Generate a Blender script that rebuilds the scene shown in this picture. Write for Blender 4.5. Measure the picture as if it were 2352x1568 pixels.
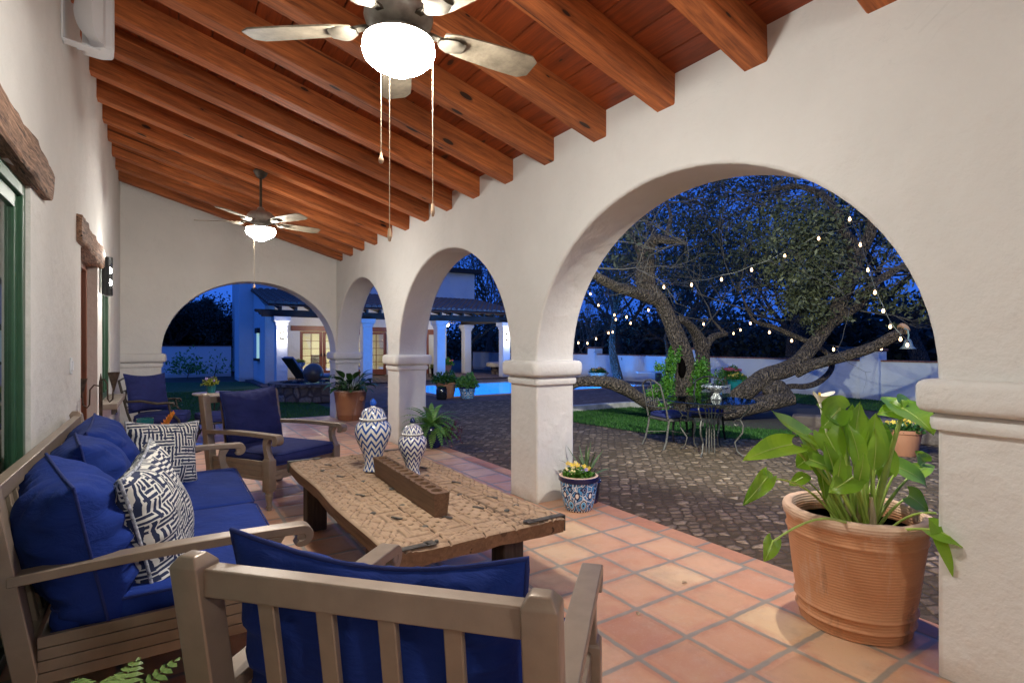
import bpy, bmesh, math, random
import numpy as np
from mathutils import Vector, Matrix, noise
PI = math.pi
R = math.radians
random.seed(7); np.random.seed(7)
sc = bpy.context.scene
for o in list(bpy.data.objects): bpy.data.objects.remove(o)
C = sc.collection

# ------------------------------------------------------------------ camera
CH = 1.447; TH = math.atan2(802, 1236)
cam = bpy.data.cameras.new('camera'); cam_o = bpy.data.objects.new('camera', cam); C.objects.link(cam_o)
cam.lens = 36 * 1236 / 2352; cam.sensor_width = 36; cam.shift_y = 7 / 2352
cam.clip_start = 0.02; cam.clip_end = 600
cam_o.location = (0, 0, CH); cam_o.rotation_euler = (PI / 2, 0, -TH)
sc.camera = cam_o
# ------------------------------------------------------------------ sky (dusk) and exposure
W = bpy.data.worlds.new('World'); sc.world = W; W.use_nodes = True
nt = W.node_tree; nt.nodes.clear()
sky = nt.nodes.new('ShaderNodeTexSky'); sky.sky_type = 'NISHITA'; sky.sun_disc = False
sky.sun_elevation = R(-3.0); sky.sun_rotation = R(250); sky.altitude = 700
mul = nt.nodes.new('ShaderNodeMix'); mul.data_type = 'RGBA'; mul.blend_type = 'MULTIPLY'; mul.inputs[0].default_value = 1
mul.inputs[7].default_value = (0.05, 0.30, 1.0, 1)
add = nt.nodes.new('ShaderNodeMix'); add.data_type = 'RGBA'; add.blend_type = 'ADD'; add.inputs[0].default_value = 1
add.inputs[7].default_value = (0.28, 1.30, 6.8, 1)
bg = nt.nodes.new('ShaderNodeBackground'); bg.inputs[1].default_value = 0.11
wo = nt.nodes.new('ShaderNodeOutputWorld')
nt.links.new(sky.outputs[0], mul.inputs[6]); nt.links.new(mul.outputs[2], add.inputs[6])
nt.links.new(add.outputs[2], bg.inputs[0]); nt.links.new(bg.outputs[0], wo.inputs[0])
sun = bpy.data.lights.new('sun', 'SUN'); sun.energy = 0.02; sun.angle = R(20); sun.color = (0.35, 0.6, 1)
sun_o = bpy.data.objects.new('sun', sun); C.objects.link(sun_o); sun_o.location = (0, -20, 30)
sun_o.rotation_euler = (R(55), 0, R(-20))
sc.view_settings.view_transform = 'Standard'; sc.view_settings.look = 'None'
sc.view_settings.exposure = 0.0; sc.view_settings.gamma = 1.0; sc.view_settings.use_curve_mapping = False
sc.render.engine = 'CYCLES'
sc.cycles.use_denoising = True
sc.cycles.max_bounces = 6; sc.cycles.diffuse_bounces = 4; sc.cycles.glossy_bounces = 3
sc.cycles.transmission_bounces = 4; sc.cycles.transparent_max_bounces = 8
sc.cycles.sample_clamp_indirect = 4.0; sc.cycles.caustics_reflective = False; sc.cycles.caustics_refractive = False

# ------------------------------------------------------------------ rays: pixel of the 2352x1568 photo + depth -> place
def ray(px, py, d):
    r = (px - 1176) / 1236; u = (791 - py) / 1236
    return Vector(((math.sin(TH) + r * math.cos(TH)) * d, (math.cos(TH) - r * math.sin(TH)) * d, CH + u * d))
def zr(x, y, ox, oy, s, d): return ray((ox + x / s) / 1.27551, (oy + y / s) / 1.27551, d)
def gnd(px, py, z):
    u = (791 - py) / 1236
    return ray(px, py, (z - CH) / u)

# ------------------------------------------------------------------ materials
class N:
    def __init__(s, name):
        s.m = bpy.data.materials.new(name); s.m.use_nodes = True; s.t = s.m.node_tree
        s.b = s.t.nodes['Principled BSDF']; s.o = s.t.nodes['Material Output']
    def n(s, typ, **k):
        nd = s.t.nodes.new('ShaderNode' + typ)
        for a, v in k.items(): setattr(nd, a, v)
        return nd
    def put(s, sock, v):
        if v is None: return
        if hasattr(v, 'is_linked') or hasattr(v, 'links'): s.t.links.new(v, sock)
        elif isinstance(v, (tuple, list)) and len(v) == 3 and sock.type == 'RGBA': sock.default_value = (*v, 1)
        else: sock.default_value = v
    def math(s, op, a, b=None, c=None, clamp=False):
        nd = s.n('Math', operation=op, use_clamp=clamp); s.put(nd.inputs[0], a)
        if b is not None: s.put(nd.inputs[1], b)
        if c is not None: s.put(nd.inputs[2], c)
        return nd.outputs[0]
    def mix(s, f, a, b, mode='MIX'):
        nd = s.n('Mix', data_type='RGBA', blend_type=mode); s.put(nd.inputs[0], f); s.put(nd.inputs[6], a); s.put(nd.inputs[7], b)
        return nd.outputs[2]
    def coord(s, which='Object', scale=(1, 1, 1), rot=(0, 0, 0), loc=(0, 0, 0)):
        tc = s.n('TexCoord'); mp = s.n('Mapping'); s.t.links.new(tc.outputs[which], mp.inputs[0])
        mp.inputs['Scale'].default_value = scale; mp.inputs['Rotation'].default_value = rot; mp.inputs['Location'].default_value = loc
        return mp.outputs[0]
    def noise(s, vec, scale=5, detail=4, rough=.55, dist=0, dim='3D'):
        nd = s.n('TexNoise', noise_dimensions=dim); s.put(nd.inputs['Vector'], vec)
        nd.inputs['Scale'].default_value = scale; nd.inputs['Detail'].default_value = detail
        nd.inputs['Roughness'].default_value = rough; nd.inputs['Distortion'].default_value = dist
        return nd.outputs['Fac']
    def voro(s, vec, scale=5, feature='F1', out='Distance', rnd=1.0):
        nd = s.n('TexVoronoi', feature=feature); s.put(nd.inputs['Vector'], vec); nd.inputs['Scale'].default_value = scale
        nd.inputs['Randomness'].default_value = rnd
        return nd.outputs[out]
    def ramp(s, f, stops):
        nd = s.n('ValToRGB'); s.put(nd.inputs[0], f); cr = nd.color_ramp
        while len(cr.elements) > 1: cr.elements.remove(cr.elements[-1])
        cr.elements[0].position = stops[0][0]; cr.elements[0].color = (*stops[0][1], 1)
        for p, c in stops[1:]:
            e = cr.elements.new(p); e.color = (*c, 1)
        return nd.outputs[0]
    def rng(s, f, a, b, c=0.0, d=1.0):
        nd = s.n('MapRange'); s.put(nd.inputs[0], f)
        for i, v in enumerate((a, b, c, d)): nd.inputs[i + 1].default_value = v
        return nd.outputs[0]
    def sep(s, v):
        nd = s.n('SeparateXYZ'); s.put(nd.inputs[0], v); return nd.outputs
    def comb(s, x, y, z):
        nd = s.n('CombineXYZ'); s.put(nd.inputs[0], x); s.put(nd.inputs[1], y); s.put(nd.inputs[2], z); return nd.outputs[0]
    def white(s, vec, out='Value'):
        nd = s.n('TexWhiteNoise', noise_dimensions='3D'); s.put(nd.inputs['Vector'], vec); return nd.outputs[out]
    def bump(s, h, strength=.3, dist=.01, prev=None):
        nd = s.n('Bump'); s.put(nd.inputs['Height'], h); nd.inputs['Strength'].default_value = strength
        nd.inputs['Distance'].default_value = dist
        if prev is not None: s.t.links.new(prev, nd.inputs['Normal'])
        return nd.outputs[0]
    def fin(s, col=None, rough=None, normal=None, metal=None, **k):
        s.put(s.b.inputs['Base Color'], col); s.put(s.b.inputs['Roughness'], rough); s.put(s.b.inputs['Normal'], normal)
        s.put(s.b.inputs['Metallic'], metal)
        for a, v in k.items(): s.put(s.b.inputs[a.replace('_', ' ')], v)
        return s.m
    def orand(s):
        return s.n('ObjectInfo').outputs['Random']

def plain(name, col, rough=.5, metal=0, var=.15, scale=8, bump=.0, bs=60, **k):
    m = N(name); v = m.coord()
    f = m.noise(v, scale, 4)
    c = m.mix(m.rng(f, .3, .7), tuple(x * (1 - var) for x in col), tuple(min(1, x * (1 + var)) for x in col))
    nm = m.bump(m.noise(v, bs, 3), bump, .01) if bump else None
    return m.fin(c, rough, nm, metal, **k)

def stucco(name, col, var=.05, mark=.3):
    m = N(name); v = m.coord()
    big = m.noise(v, 1.3, 5, .6); fine = m.noise(v, 70, 3, .6); med = m.noise(v, 9, 4, .6)
    c = m.mix(m.rng(big, .3, .72), tuple(x * (1 - var) for x in col), tuple(min(1, x * (1 + var * .5)) for x in col))
    scuff = m.rng(m.noise(m.coord(scale=(1, 1, .35)), 3.2, 8, .7), .62, .8, 0, mark)
    c = m.mix(scuff, c, tuple(x * .62 for x in col))
    zz = m.sep(v)[2]; spl = m.math('MULTIPLY', m.rng(m.math('ADD', zz, m.math('MULTIPLY', m.noise(v, 7, 6, .7), -.22)), -.11, .0, 1, 0), .45)
    c = m.mix(spl, c, (.40, .30, .22))
    hair = m.rng(m.math('ABSOLUTE', m.math('SUBTRACT', m.noise(v, 1.1, 5, .6, .6), .5)), .0008, .0025, 1, 0)
    c = m.mix(m.math('MULTIPLY', m.math('MULTIPLY', hair, m.rng(m.noise(v, .7, 2), .5, .6)), .10), c, tuple(x * .5 for x in col))
    nb = m.bump(fine, .35, .005); nb = m.bump(med, .45, .03, nb); nb = m.bump(m.noise(m.coord(scale=(1, 1.0, 1)), 2.6, 3, .5), .35, .08, nb)
    return m.fin(c, .85, nb)

def wood(name, dark, light, axis=0, gscale=1.0, knots=.9, rough=.55, rnd=.35, lo=.3, hi=.72, crack=.5, slope=0):
    m = N(name)
    sc_ = [14 * gscale] * 3; sc_[axis] = .9 * gscale
    r = m.orand(); off = m.math('MULTIPLY', r, 37.0)
    tc = m.n('TexCoord').outputs['Object']
    mr = m.n('Mapping'); m.t.links.new(tc, mr.inputs[0]); mr.inputs['Rotation'].default_value = (0, slope, 0)
    va = m.n('VectorMath', operation='ADD'); m.put(va.inputs[0], mr.outputs[0]); m.put(va.inputs[1], m.comb(off, off, off)); base = va.outputs[0]
    mp = m.n('Mapping'); m.t.links.new(base, mp.inputs[0]); mp.inputs['Scale'].default_value = sc_; g = mp.outputs[0]
    grain = m.noise(g, 1.6, 6, .65, 1.2); fine = m.noise(g, 6, 5, .7, .4)
    f = m.math('ADD', m.math('MULTIPLY', grain, .7), m.math('MULTIPLY', fine, .3))
    c = m.mix(m.rng(f, lo, hi), dark, light)
    big = m.noise(base, 1.1, 3)
    c = m.mix(m.math('MULTIPLY', m.rng(big, .4, .7), .35), c, dark)
    ks = [8.5 * gscale] * 3; ks[axis] = 3.0 * gscale
    mp2 = m.n('Mapping'); m.t.links.new(base, mp2.inputs[0]); mp2.inputs['Scale'].default_value = ks
    kd = m.voro(mp2.outputs[0], 1.0)
    kc = m.sep(m.voro(mp2.outputs[0], 1.0, 'F1', 'Color'))[0]
    kd = m.math('SUBTRACT', kd, m.math('MULTIPLY', m.rng(kc, .62, 1), .15))
    kn = m.rng(kd, .03, .06, 1, 0); ring = m.rng(kd, .04, .22, 1, 0)
    c = m.mix(m.math('MULTIPLY', ring, .38 * knots), c, tuple(x * .45 for x in dark))
    c = m.mix(m.math('MULTIPLY', kn, knots), c, (.018, .008, .004))
    cs = [26 * gscale] * 3; cs[axis] = .45 * gscale
    mp3 = m.n('Mapping'); m.t.links.new(base, mp3.inputs[0]); mp3.inputs['Scale'].default_value = cs
    ck = m.rng(m.noise(mp3.outputs[0], .8, 2, .5), .66, .69, 0, 1)
    c = m.mix(m.math('MULTIPLY', ck, crack), c, tuple(x * .15 for x in dark))
    val = m.n('HueSaturation'); m.put(val.inputs['Value'], m.math('ADD', 1 - rnd / 2, m.math('MULTIPLY', r, rnd))); m.put(val.inputs['Color'], c)
    nb = m.bump(f, .25, .004); nb = m.bump(m.math('SUBTRACT', 1, ck), .4 * crack, .006, nb)
    return m.fin(val.outputs[0], rough, nb)

def fabric(name, col, var=.18, wr=0.0):
    m = N(name); v = m.coord()
    f = m.noise(v, 5, 4, .6); w = m.noise(v, 420, 2)
    c = m.mix(m.rng(f, .3, .7), tuple(x * (1 - var) for x in col), tuple(x * (1 + var) for x in col))
    c = m.mix(m.math('MULTIPLY', m.rng(w, .35, .65), .25), c, tuple(x * .6 for x in col))
    nb = m.bump(w, .15, .002); nb = m.bump(m.noise(m.coord(scale=(1, 1, 2.2)), 7, 4, .6, .8), .6, .016, nb)
    return m.fin(c, .9, nb, Specular_IOR_Level=.2, Sheen_Weight=.03, Sheen_Roughness=.4, Sheen_Tint=(.3, .45, 1))

def emit(name, col, s):
    m = N(name); m.fin((.8, .8, .8), .4)
    m.put(m.b.inputs['Emission Color'], col); m.b.inputs['Emission Strength'].default_value = s
    return m.m

def glass(name, tint=(.9, .95, .93), amt=.12, rough=.03):
    m = N(name); tr = m.n('BsdfTransparent'); tr.inputs[0].default_value = (*tint, 1)
    gl = m.n('BsdfGlossy'); gl.inputs[1].default_value = rough
    lw = m.n('LayerWeight'); lw.inputs[0].default_value = .25
    mx = m.n('MixShader'); m.put(mx.inputs[0], m.math('ADD', m.math('MULTIPLY', lw.outputs[1], .6), amt, clamp=True))
    m.t.links.new(tr.outputs[0], mx.inputs[1]); m.t.links.new(gl.outputs[0], mx.inputs[2]); m.t.links.new(mx.outputs[0], m.o.inputs[0])
    return m.m

M = {}
M['stucco'] = stucco('stucco_warm', (.70, .69, .665), .07, .2)
M['stucco_old'] = stucco('stucco_scuffed', (.71, .69, .66), .09, .45)
M['stucco_out'] = stucco('stucco_yard', (.74, .75, .76), .05, .25)
M['beam'] = wood('beam_wood', (.17, .043, .012), (.70, .205, .050), 0, 1.0, .95, .7, .40, .35, .66, .7, slope=-math.atan(.282))
M['board'] = wood('ceiling_board', (.11, .018, .004), (.40, .075, .014), 1, .8, .9, .5, .4)
M['old_wood'] = wood('lintel_wood', (.05, .022, .013), (.44, .26, .17), 1, 2.4, .6, .8, .1, .40, .60, 1)
M['door_wood'] = wood('door_wood', (.10, .03, .013), (.24, .075, .03), 2, 1.2, .2, .45, .1)
M['red_wood'] = wood('red_door_wood', (.17, .045, .02), (.33, .10, .045), 2, 1.2, .2, .45, .1)
M['dark_wood'] = wood('dark_beam', (.015, .011, .010), (.045, .035, .03), 0, 1.0, .3, .7, .1)
M['table_wood'] = wood('carved_wood', (.27, .165, .098), (.52, .36, .235), 1, .9, .15, .75, .0, .3, .7, .6)
M['table_wood'].node_tree
def dirt_and_shade(mat):  # recess dirt plus painted relief shade: hollows darkened, raised carving lightened
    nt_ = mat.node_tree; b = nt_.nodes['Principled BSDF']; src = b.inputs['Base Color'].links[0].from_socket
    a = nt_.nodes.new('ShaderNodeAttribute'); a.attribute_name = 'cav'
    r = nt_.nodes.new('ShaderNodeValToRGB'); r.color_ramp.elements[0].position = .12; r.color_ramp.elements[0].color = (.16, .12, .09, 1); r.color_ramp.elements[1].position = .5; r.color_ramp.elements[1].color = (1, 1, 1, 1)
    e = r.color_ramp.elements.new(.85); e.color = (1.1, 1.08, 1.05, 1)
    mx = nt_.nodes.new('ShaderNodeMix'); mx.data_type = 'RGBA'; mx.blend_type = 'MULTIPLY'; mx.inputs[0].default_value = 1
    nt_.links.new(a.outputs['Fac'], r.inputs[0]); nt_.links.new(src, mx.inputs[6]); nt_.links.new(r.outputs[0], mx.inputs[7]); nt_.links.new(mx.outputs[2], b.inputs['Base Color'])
dirt_and_shade(M['table_wood'])
M['table_edge'] = wood('table_edge_wood', (.13, .065, .032), (.34, .20, .115), 1, 1.0, .4, .7, .0, .3, .7, .8)
M['leg_wood'] = wood('leg_wood', (.025, .016, .012), (.10, .068, .05), 2, 1.4, .3, .8, .0)
M['trough_wood'] = wood('trough_wood', (.085, .042, .02), (.27, .15, .08), 1, 1.3, .4, .6, .0)
M['taupe'] = plain('taupe_metal', (.27, .205, .155), .38, .3, .10, 14, .05, 200)
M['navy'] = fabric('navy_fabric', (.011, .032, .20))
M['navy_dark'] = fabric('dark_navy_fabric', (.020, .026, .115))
M['piping'] = fabric('navy_piping', (.022, .034, .15))
M['green'] = plain('green_paint', (.028, .085, .045), .35)
M['white'] = plain('white_plastic', (.74, .76, .79), .4, 0, .02)
M['bronze'] = plain('dark_bronze', (.060, .050, .040), .45, .6, .3, 20)
M['black'] = plain('black_metal', (.012, .012, .013), .4, .5)
M['iron'] = plain('rusty_iron', (.085, .055, .040), .7, .4, .5, 30, .2)
M['grey_iron'] = plain('weathered_iron', (.10, .092, .085), .6, .5, .4, 25, .1)
M['pewter'] = plain('fan_pewter', (.36, .34, .31), .4, .35, .25, 18)
M['strap'] = plain('strap_iron', (.10, .09, .08), .55, .5, .4, 40, .2)
M['clear'] = glass('clear_glass')
M['pane'] = glass('window_glass', (.85, .92, .9), .10)
M['brick'] = plain('brick_cap', (.28, .11, .065), .8, 0, .4, 20, .4)
M['concrete'] = plain('curb_concrete', (.46, .43, .39), .85, 0, .3, 6, .3)
M['soil'] = plain('soil', (.05, .034, .022), .95, 0, .4, 30, .6, 50)
M['chrome'] = plain('bulb_socket', (.05, .05, .05), .4)
M['bulb'] = emit('string_bulb', (1, .60, .28), 9)
M['lamp'] = emit('fan_lamp_glass', (1, .97, .89), 200)
M['lamp_far'] = emit('far_lamp_glass', (1, .84, .64), 40)
M['sconce_bulb'] = emit('sconce_bulb', (1, .93, .85), 120)
M['cream'] = plain('cream_plaster', (.74, .72, .56), .8, 0, .03)
M['navy_glaze'] = plain('navy_glaze', (.010, .020, .085), .12, 0, .3)
M['teal_glaze'] = plain('teal_glaze', (.012, .13, .15), .12, 0, .4)
M['turq_glaze'] = plain('turquoise_glaze', (.03, .34, .34), .15, 0, .4, 4)
M['black_glaze'] = plain('black_glaze', (.012, .013, .014), .1)
M['orange_fl'] = plain('orange_petals', (.75, .27, .035), .6, 0, .3, 30)
M['yellow_fl'] = plain('yellow_petals', (.85, .55, .06), .6, 0, .3, 40)
M['pale_fl'] = plain('pale_petals', (.80, .66, .30), .6, 0, .2, 40)
M['pink_fl'] = plain('pink_petals', (.62, .12, .12), .6, 0, .3, 40)
M['lilac_fl'] = plain('lilac_petals', (.38, .30, .62), .6, 0, .3, 40)
M['white_fl'] = plain('white_spathe', (.82, .78, .66), .5, 0, .08, 10, Subsurface_Weight=0.0)
M['purple_lf'] = plain('purple_leaves', (.10, .03, .045), .5, 0, .4, 30)
M['wax'] = plain('candle_wax', (.75, .72, .66), .5)

def leafmat(name, a, b, rough=.45, tr=.25, vein=False):
    m = N(name); v = m.coord()
    rnd = m.n('Attribute', attribute_name='rnd').outputs['Fac']
    c = m.mix(m.math('ADD', m.math('MULTIPLY', rnd, .75), m.math('MULTIPLY', m.noise(v, 9, 3), .25), clamp=True), a, b)
    m.fin(c, rough)
    tl = m.n('BsdfTranslucent'); m.put(tl.inputs[0], c)
    mx = m.n('MixShader'); mx.inputs[0].default_value = tr
    m.t.links.new(m.b.outputs[0], mx.inputs[1]); m.t.links.new(tl.outputs[0], mx.inputs[2]); m.t.links.new(mx.outputs[0], m.o.inputs[0])
    return m.m
M['lf_calla'] = leafmat('calla_leaf', (.11, .28, .014), (.34, .56, .05), .28, .42)
M['stem_calla'] = plain('calla_stem', (.36, .50, .10), .4, 0, .25, 8)
M['lf_dark'] = leafmat('dark_green_leaf', (.012, .05, .008), (.06, .16, .025), .35, .15)
M['lf_oak'] = leafmat('oak_leaf', (.035, .045, .02), (.13, .14, .065), .5, .2)
M['lf_far'] = leafmat('far_leaf', (.018, .026, .018), (.07, .085, .06), .6, .25)
M['lf_fern'] = leafmat('fern_leaf', (.05, .15, .022), (.17, .36, .07), .5, .25)
M['lf_fern2'] = leafmat('light_fern_leaf', (.12, .22, .05), (.30, .42, .13), .5, .25)
M['lf_pansy'] = leafmat('pansy_leaf', (.03, .12, .01), (.12, .30, .03), .45, .2)
M['lf_yellow'] = leafmat('yellow_green_leaf', (.18, .24, .03), (.42, .45, .08), .45, .2)
M['lf_aloe'] = leafmat('aloe_leaf', (.05, .11, .05), (.16, .24, .11), .4, .05)
M['grass'] = leafmat('grass_blade', (.02, .085, .012), (.07, .21, .03), .6, .3)

# bark
m = N('bark'); v = m.coord(scale=(1, 1, .55))
nz = m.noise(v, 20, 8, .75, .4); vo = m.voro(v, 34, 'F1')
c = m.ramp(m.math('ADD', m.math('MULTIPLY', nz, .75), m.math('MULTIPLY', vo, .35)), [(.34, (.020, .014, .010)), (.52, (.11, .078, .056)), (.72, (.30, .225, .165))])
M['bark'] = m.fin(c, .9, m.bump(m.math('ADD', m.math('ADD', nz, m.math('MULTIPLY', vo, 1.2)), m.math('MULTIPLY', m.noise(m.coord(), 5, 4), 1.5)), 1.0, .14))
m = N('twig'); M['twig'] = m.fin((.075, .066, .058), .9)
m = N('hollow_black'); M['hollow_shade'] = m.fin((.004, .003, .003), 1.0, Specular_IOR_Level=0.0)
m = N('cut_wood'); M['cut'] = m.fin((.42, .25, .15), .8)

# saltillo tiles: cell colours, pillowed faces, worn sandy grout
m = N('saltillo_tiles'); s0 = m.sep(m.n('TexCoord').outputs['Object'])
wob = m.math('MULTIPLY', m.math('SUBTRACT', m.noise(m.coord(), 3.0, 3), .5), .02)
PX, PY = .335, .3385
ux = m.math('DIVIDE', m.math('ADD', m.math('SUBTRACT', s0[0], 2.85 - PX * 20), wob), PX)
uy = m.math('DIVIDE', m.math('SUBTRACT', m.math('SUBTRACT', s0[1], 2.78 - PY * 60), wob), PY)
cx_, cy_ = m.math('FLOOR', ux), m.math('FLOOR', uy); fx, fy = m.math('FRACT', ux), m.math('FRACT', uy)
ex = m.math('MINIMUM', fx, m.math('SUBTRACT', 1, fx)); ey = m.math('MINIMUM', fy, m.math('SUBTRACT', 1, fy))
e = m.math('SMOOTH_MIN', ex, ey, .05)
e = m.math('ADD', e, m.math('MULTIPLY', m.math('SUBTRACT', m.noise(m.coord(), 16, 4), .5), .05))
g = m.rng(e, .028, .052)
cell = m.comb(cx_, cy_, 0.0); wn = m.white(cell); wn2 = m.white(m.comb(cy_, cx_, 3.0))
c = m.ramp(wn, [(0, (.50, .17, .075)), (.2, (.63, .27, .13)), (.4, (.70, .38, .21)), (.6, (.58, .24, .12)), (.8, (.76, .46, .27)), (1, (.80, .56, .30))])
c = m.mix(m.math('MULTIPLY', m.rng(m.noise(m.coord(), 7, 6, .65), .42, .7), .5), c, m.ramp(wn2, [(0, (.46, .13, .05)), (.6, (.66, .36, .19)), (1, (.74, .50, .25))]))
c = m.mix(m.math('MULTIPLY', m.rng(m.noise(m.coord(), 60, 4, .7), .55, .75), .4), c, (.66, .48, .34))
c = m.mix(m.math('MULTIPLY', m.rng(m.noise(m.coord(), 2.2, 6, .7), .5, .75), .6), c, (.26, .15, .09))
c = m.mix(m.math('MULTIPLY', m.math('MULTIPLY', m.rng(e, .05, .22, 1, 0), m.rng(m.noise(m.coord(), 4, 5, .7), .42, .6)), .75), c, (.47, .13, .055))
hz = m.math('MULTIPLY', m.rng(m.noise(m.coord(), 3.3, 8, .75), .50, .72), m.rng(m.noise(m.coord(), 40, 4, .7), .3, .6))
c = m.mix(m.math('MULTIPLY', hz, .45), c, (.62, .50, .40))
pit = m.rng(m.noise(m.coord(), 110, 3, .6), .66, .70); c = m.mix(m.math('MULTIPLY', pit, .5), c, (.26, .12, .07))
gc = m.mix(m.noise(m.coord(), 12, 4), (.22, .185, .145), (.38, .33, .27))
c = m.mix(.30, c, (.60, .44, .31)); c = m.mix(g, gc, c)
h = m.math('ADD', m.rng(e, .02, .12), m.math('MULTIPLY', m.noise(m.coord(), 30, 4), .12))
M['tile'] = m.fin(c, m.rng(m.noise(m.coord(), 8, 3), .3, .7, .28, .52), m.bump(h, .6, .008))
m = N('edge_brick'); s0 = m.sep(m.n('TexCoord').outputs['Object'])
uy = m.math('DIVIDE', s0[1], .36); fy = m.math('FRACT', uy); ey = m.math('MINIMUM', fy, m.math('SUBTRACT', 1, fy))
ux = m.math('MULTIPLY', m.math('SUBTRACT', s0[0], 3.19), 5.2); ex = m.math('MINIMUM', ux, 1.0)
g = m.math('MULTIPLY', m.rng(ey, .02, .045), m.rng(ux, .05, .11))
wn = m.white(m.comb(m.math('FLOOR', uy), 0.0, 7.0))
c = m.ramp(wn, [(0, (.32, .13, .07)), (.5, (.46, .20, .11)), (1, (.52, .30, .18))])
c = m.mix(m.math('MULTIPLY', m.rng(m.noise(m.coord(), 9, 6, .7), .45, .75), .6), c, (.24, .13, .085))
c = m.mix(g, (.24, .20, .165), c)
M['edge_tile'] = m.fin(c, .6, m.bump(m.math('ADD', g, m.math('MULTIPLY', m.noise(m.coord(), 30, 4), .3)), .6, .008))

# cobbles
def cobble(name, cols, dirt, sc=6.5, ang=.6, dirtamt=(.42, .66)):
    m = N(name); v = m.coord(rot=(0, 0, ang), scale=(1, 1.35, 1))
    wv = m.n('VectorMath', operation='ADD'); m.put(wv.inputs[0], v)
    nz = m.n('TexNoise'); m.put(nz.inputs['Vector'], v); nz.inputs['Scale'].default_value = 9
    sc2 = m.n('VectorMath', operation='SCALE'); m.put(sc2.inputs[0], nz.outputs['Color']); sc2.inputs['Scale'].default_value = .05
    m.put(wv.inputs[1], sc2.outputs[0]); v2 = wv.outputs[0]
    ed = m.voro(v2, sc, 'DISTANCE_TO_EDGE', 'Distance', .45); cc = m.voro(v2, sc, 'F1', 'Color', .45)
    st = m.rng(ed, .04, .14); r1 = m.sep(cc)[0]
    c = m.ramp(r1, cols)
    c = m.mix(m.rng(m.noise(m.coord(), 26, 5, .7), .35, .7), c, tuple(x * .5 for x in cols[1][1]))
    d = m.rng(m.noise(m.coord(), 1.7, 8, .72), *dirtamt)
    msk = m.math('MULTIPLY', st, m.math('SUBTRACT', 1, m.math('MULTIPLY', d, m.rng(r1, .15, 1.0, 1, .35))))
    dc = m.mix(m.noise(m.coord(), 70, 3), dirt, tuple(x * 1.9 for x in dirt))
    c = m.mix(msk, dc, c)
    h = m.math('ADD', m.math('MULTIPLY', m.rng(ed, .02, .22), m.rng(r1, 0, 1, .5, 1)), m.math('MULTIPLY', m.noise(m.coord(), 45, 5, .7), .35))
    return m.fin(c, .85, m.bump(h, 1.0, .03))
M['cobble'] = cobble('patio_cobbles', [(0, (.085, .055, .034)), (.5, (.21, .14, .092)), (.8, (.34, .235, .16)), (1, (.56, .41, .28))], (.040, .024, .009), 8.5, .6, (.36, .60))
M['deck'] = cobble('pool_deck_pavers', [(0, (.10, .062, .055)), (.5, (.17, .115, .10)), (1, (.27, .20, .185))], (.055, .036, .032), 5, .2, (.5, .8))
M['stone'] = cobble('ledge_stone', [(0, (.10, .075, .06)), (.5, (.20, .15, .12)), (1, (.30, .25, .21))], (.05, .035, .03), 3.5, 0, (.6, .9))
m = N('lawn'); f = m.noise(m.coord(), 140, 4, .8); f2 = m.noise(m.coord(), 1.3, 4)
c = m.mix(f, (.008, .035, .006), (.045, .15, .022)); c = m.mix(m.math('MULTIPLY', m.rng(f2, .45, .7), .45), c, (.06, .11, .02))
M['lawn'] = m.fin(c, .9, m.bump(f, 1, .03))
m = N('bare_soil'); M['earth'] = m.fin(m.mix(m.noise(m.coord(), 8, 6), (.03, .024, .018), (.08, .062, .045)), .95)
# terracotta
def terra(name, a, b, stain=True):
    m = N(name); v = m.coord(); z = m.sep(v)[2]
    c = m.mix(m.noise(v, 5, 5, .6), a, b)
    c = m.mix(m.rng(m.noise(m.coord(scale=(3, 3, .6)), 2.2, 6, .7), .56, .72, 0, .6), c, (.62, .46, .36))
    c = m.mix(m.math('MULTIPLY', m.rng(m.math('ADD', z, m.math('MULTIPLY', m.noise(v, 14, 4), .08)), .575, .60, 0, 1), .65), c, (.66, .50, .38))
    if stain: c = m.mix(m.rng(m.noise(m.coord(scale=(2.6, 2.6, .5), loc=(3, 1, 0)), 1.8, 6, .7), .56, .68, 0, .7), c, (.10, .065, .045))
    wv = m.n('TexWave', bands_direction='Z'); m.put(wv.inputs['Vector'], v); wv.inputs['Scale'].default_value = 22; wv.inputs['Distortion'].default_value = 1.2
    wv.inputs['Detail'].default_value = 2
    nb = m.bump(wv.outputs['Fac'], .45, .004); nb = m.bump(m.noise(v, 40, 4), .3, .005, nb)
    return m.fin(c, .8, nb)
M['terra'] = terra('terracotta_big', (.44, .19, .085), (.62, .31, .16))
M['terra2'] = terra('terracotta_brown', (.26, .10, .04), (.40, .17, .075))
M['terra3'] = terra('terracotta_small', (.34, .13, .065), (.45, .22, .13), False)
# chevron porcelain (UV from the lathe: u around, v = arc length in m)
def chevron(name, n, per, amp, thick, ink):
    m = N(name); uv = m.sep(m.n('TexCoord').outputs['UV'])
    t = m.math('MULTIPLY', uv[0], float(n)); tri = m.math('ABSOLUTE', m.math('SUBTRACT', m.math('FRACT', t), .5))
    w = m.math('DIVIDE', m.math('ADD', uv[1], m.math('MULTIPLY', tri, amp)), per)
    w = m.math('ADD', w, m.math('MULTIPLY', m.math('SUBTRACT', m.noise(m.coord(), 40, 2), .5), .12))
    fr = m.math('FRACT', w); d = m.math('ABSOLUTE', m.math('SUBTRACT', fr, .5))
    s_ = m.rng(d, thick, thick + .04, 1, 0)
    inkc = m.mix(m.noise(m.coord(), 18, 3), ink, tuple(x * 2.2 for x in ink))
    return m.fin(m.mix(s_, (.78, .76, .70), inkc), .12, None, 0, Coat_Weight=.5)
M['chev_big'] = chevron('chevron_glaze_large', 11, .060, .110, .20, (.012, .05, .20))
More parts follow.
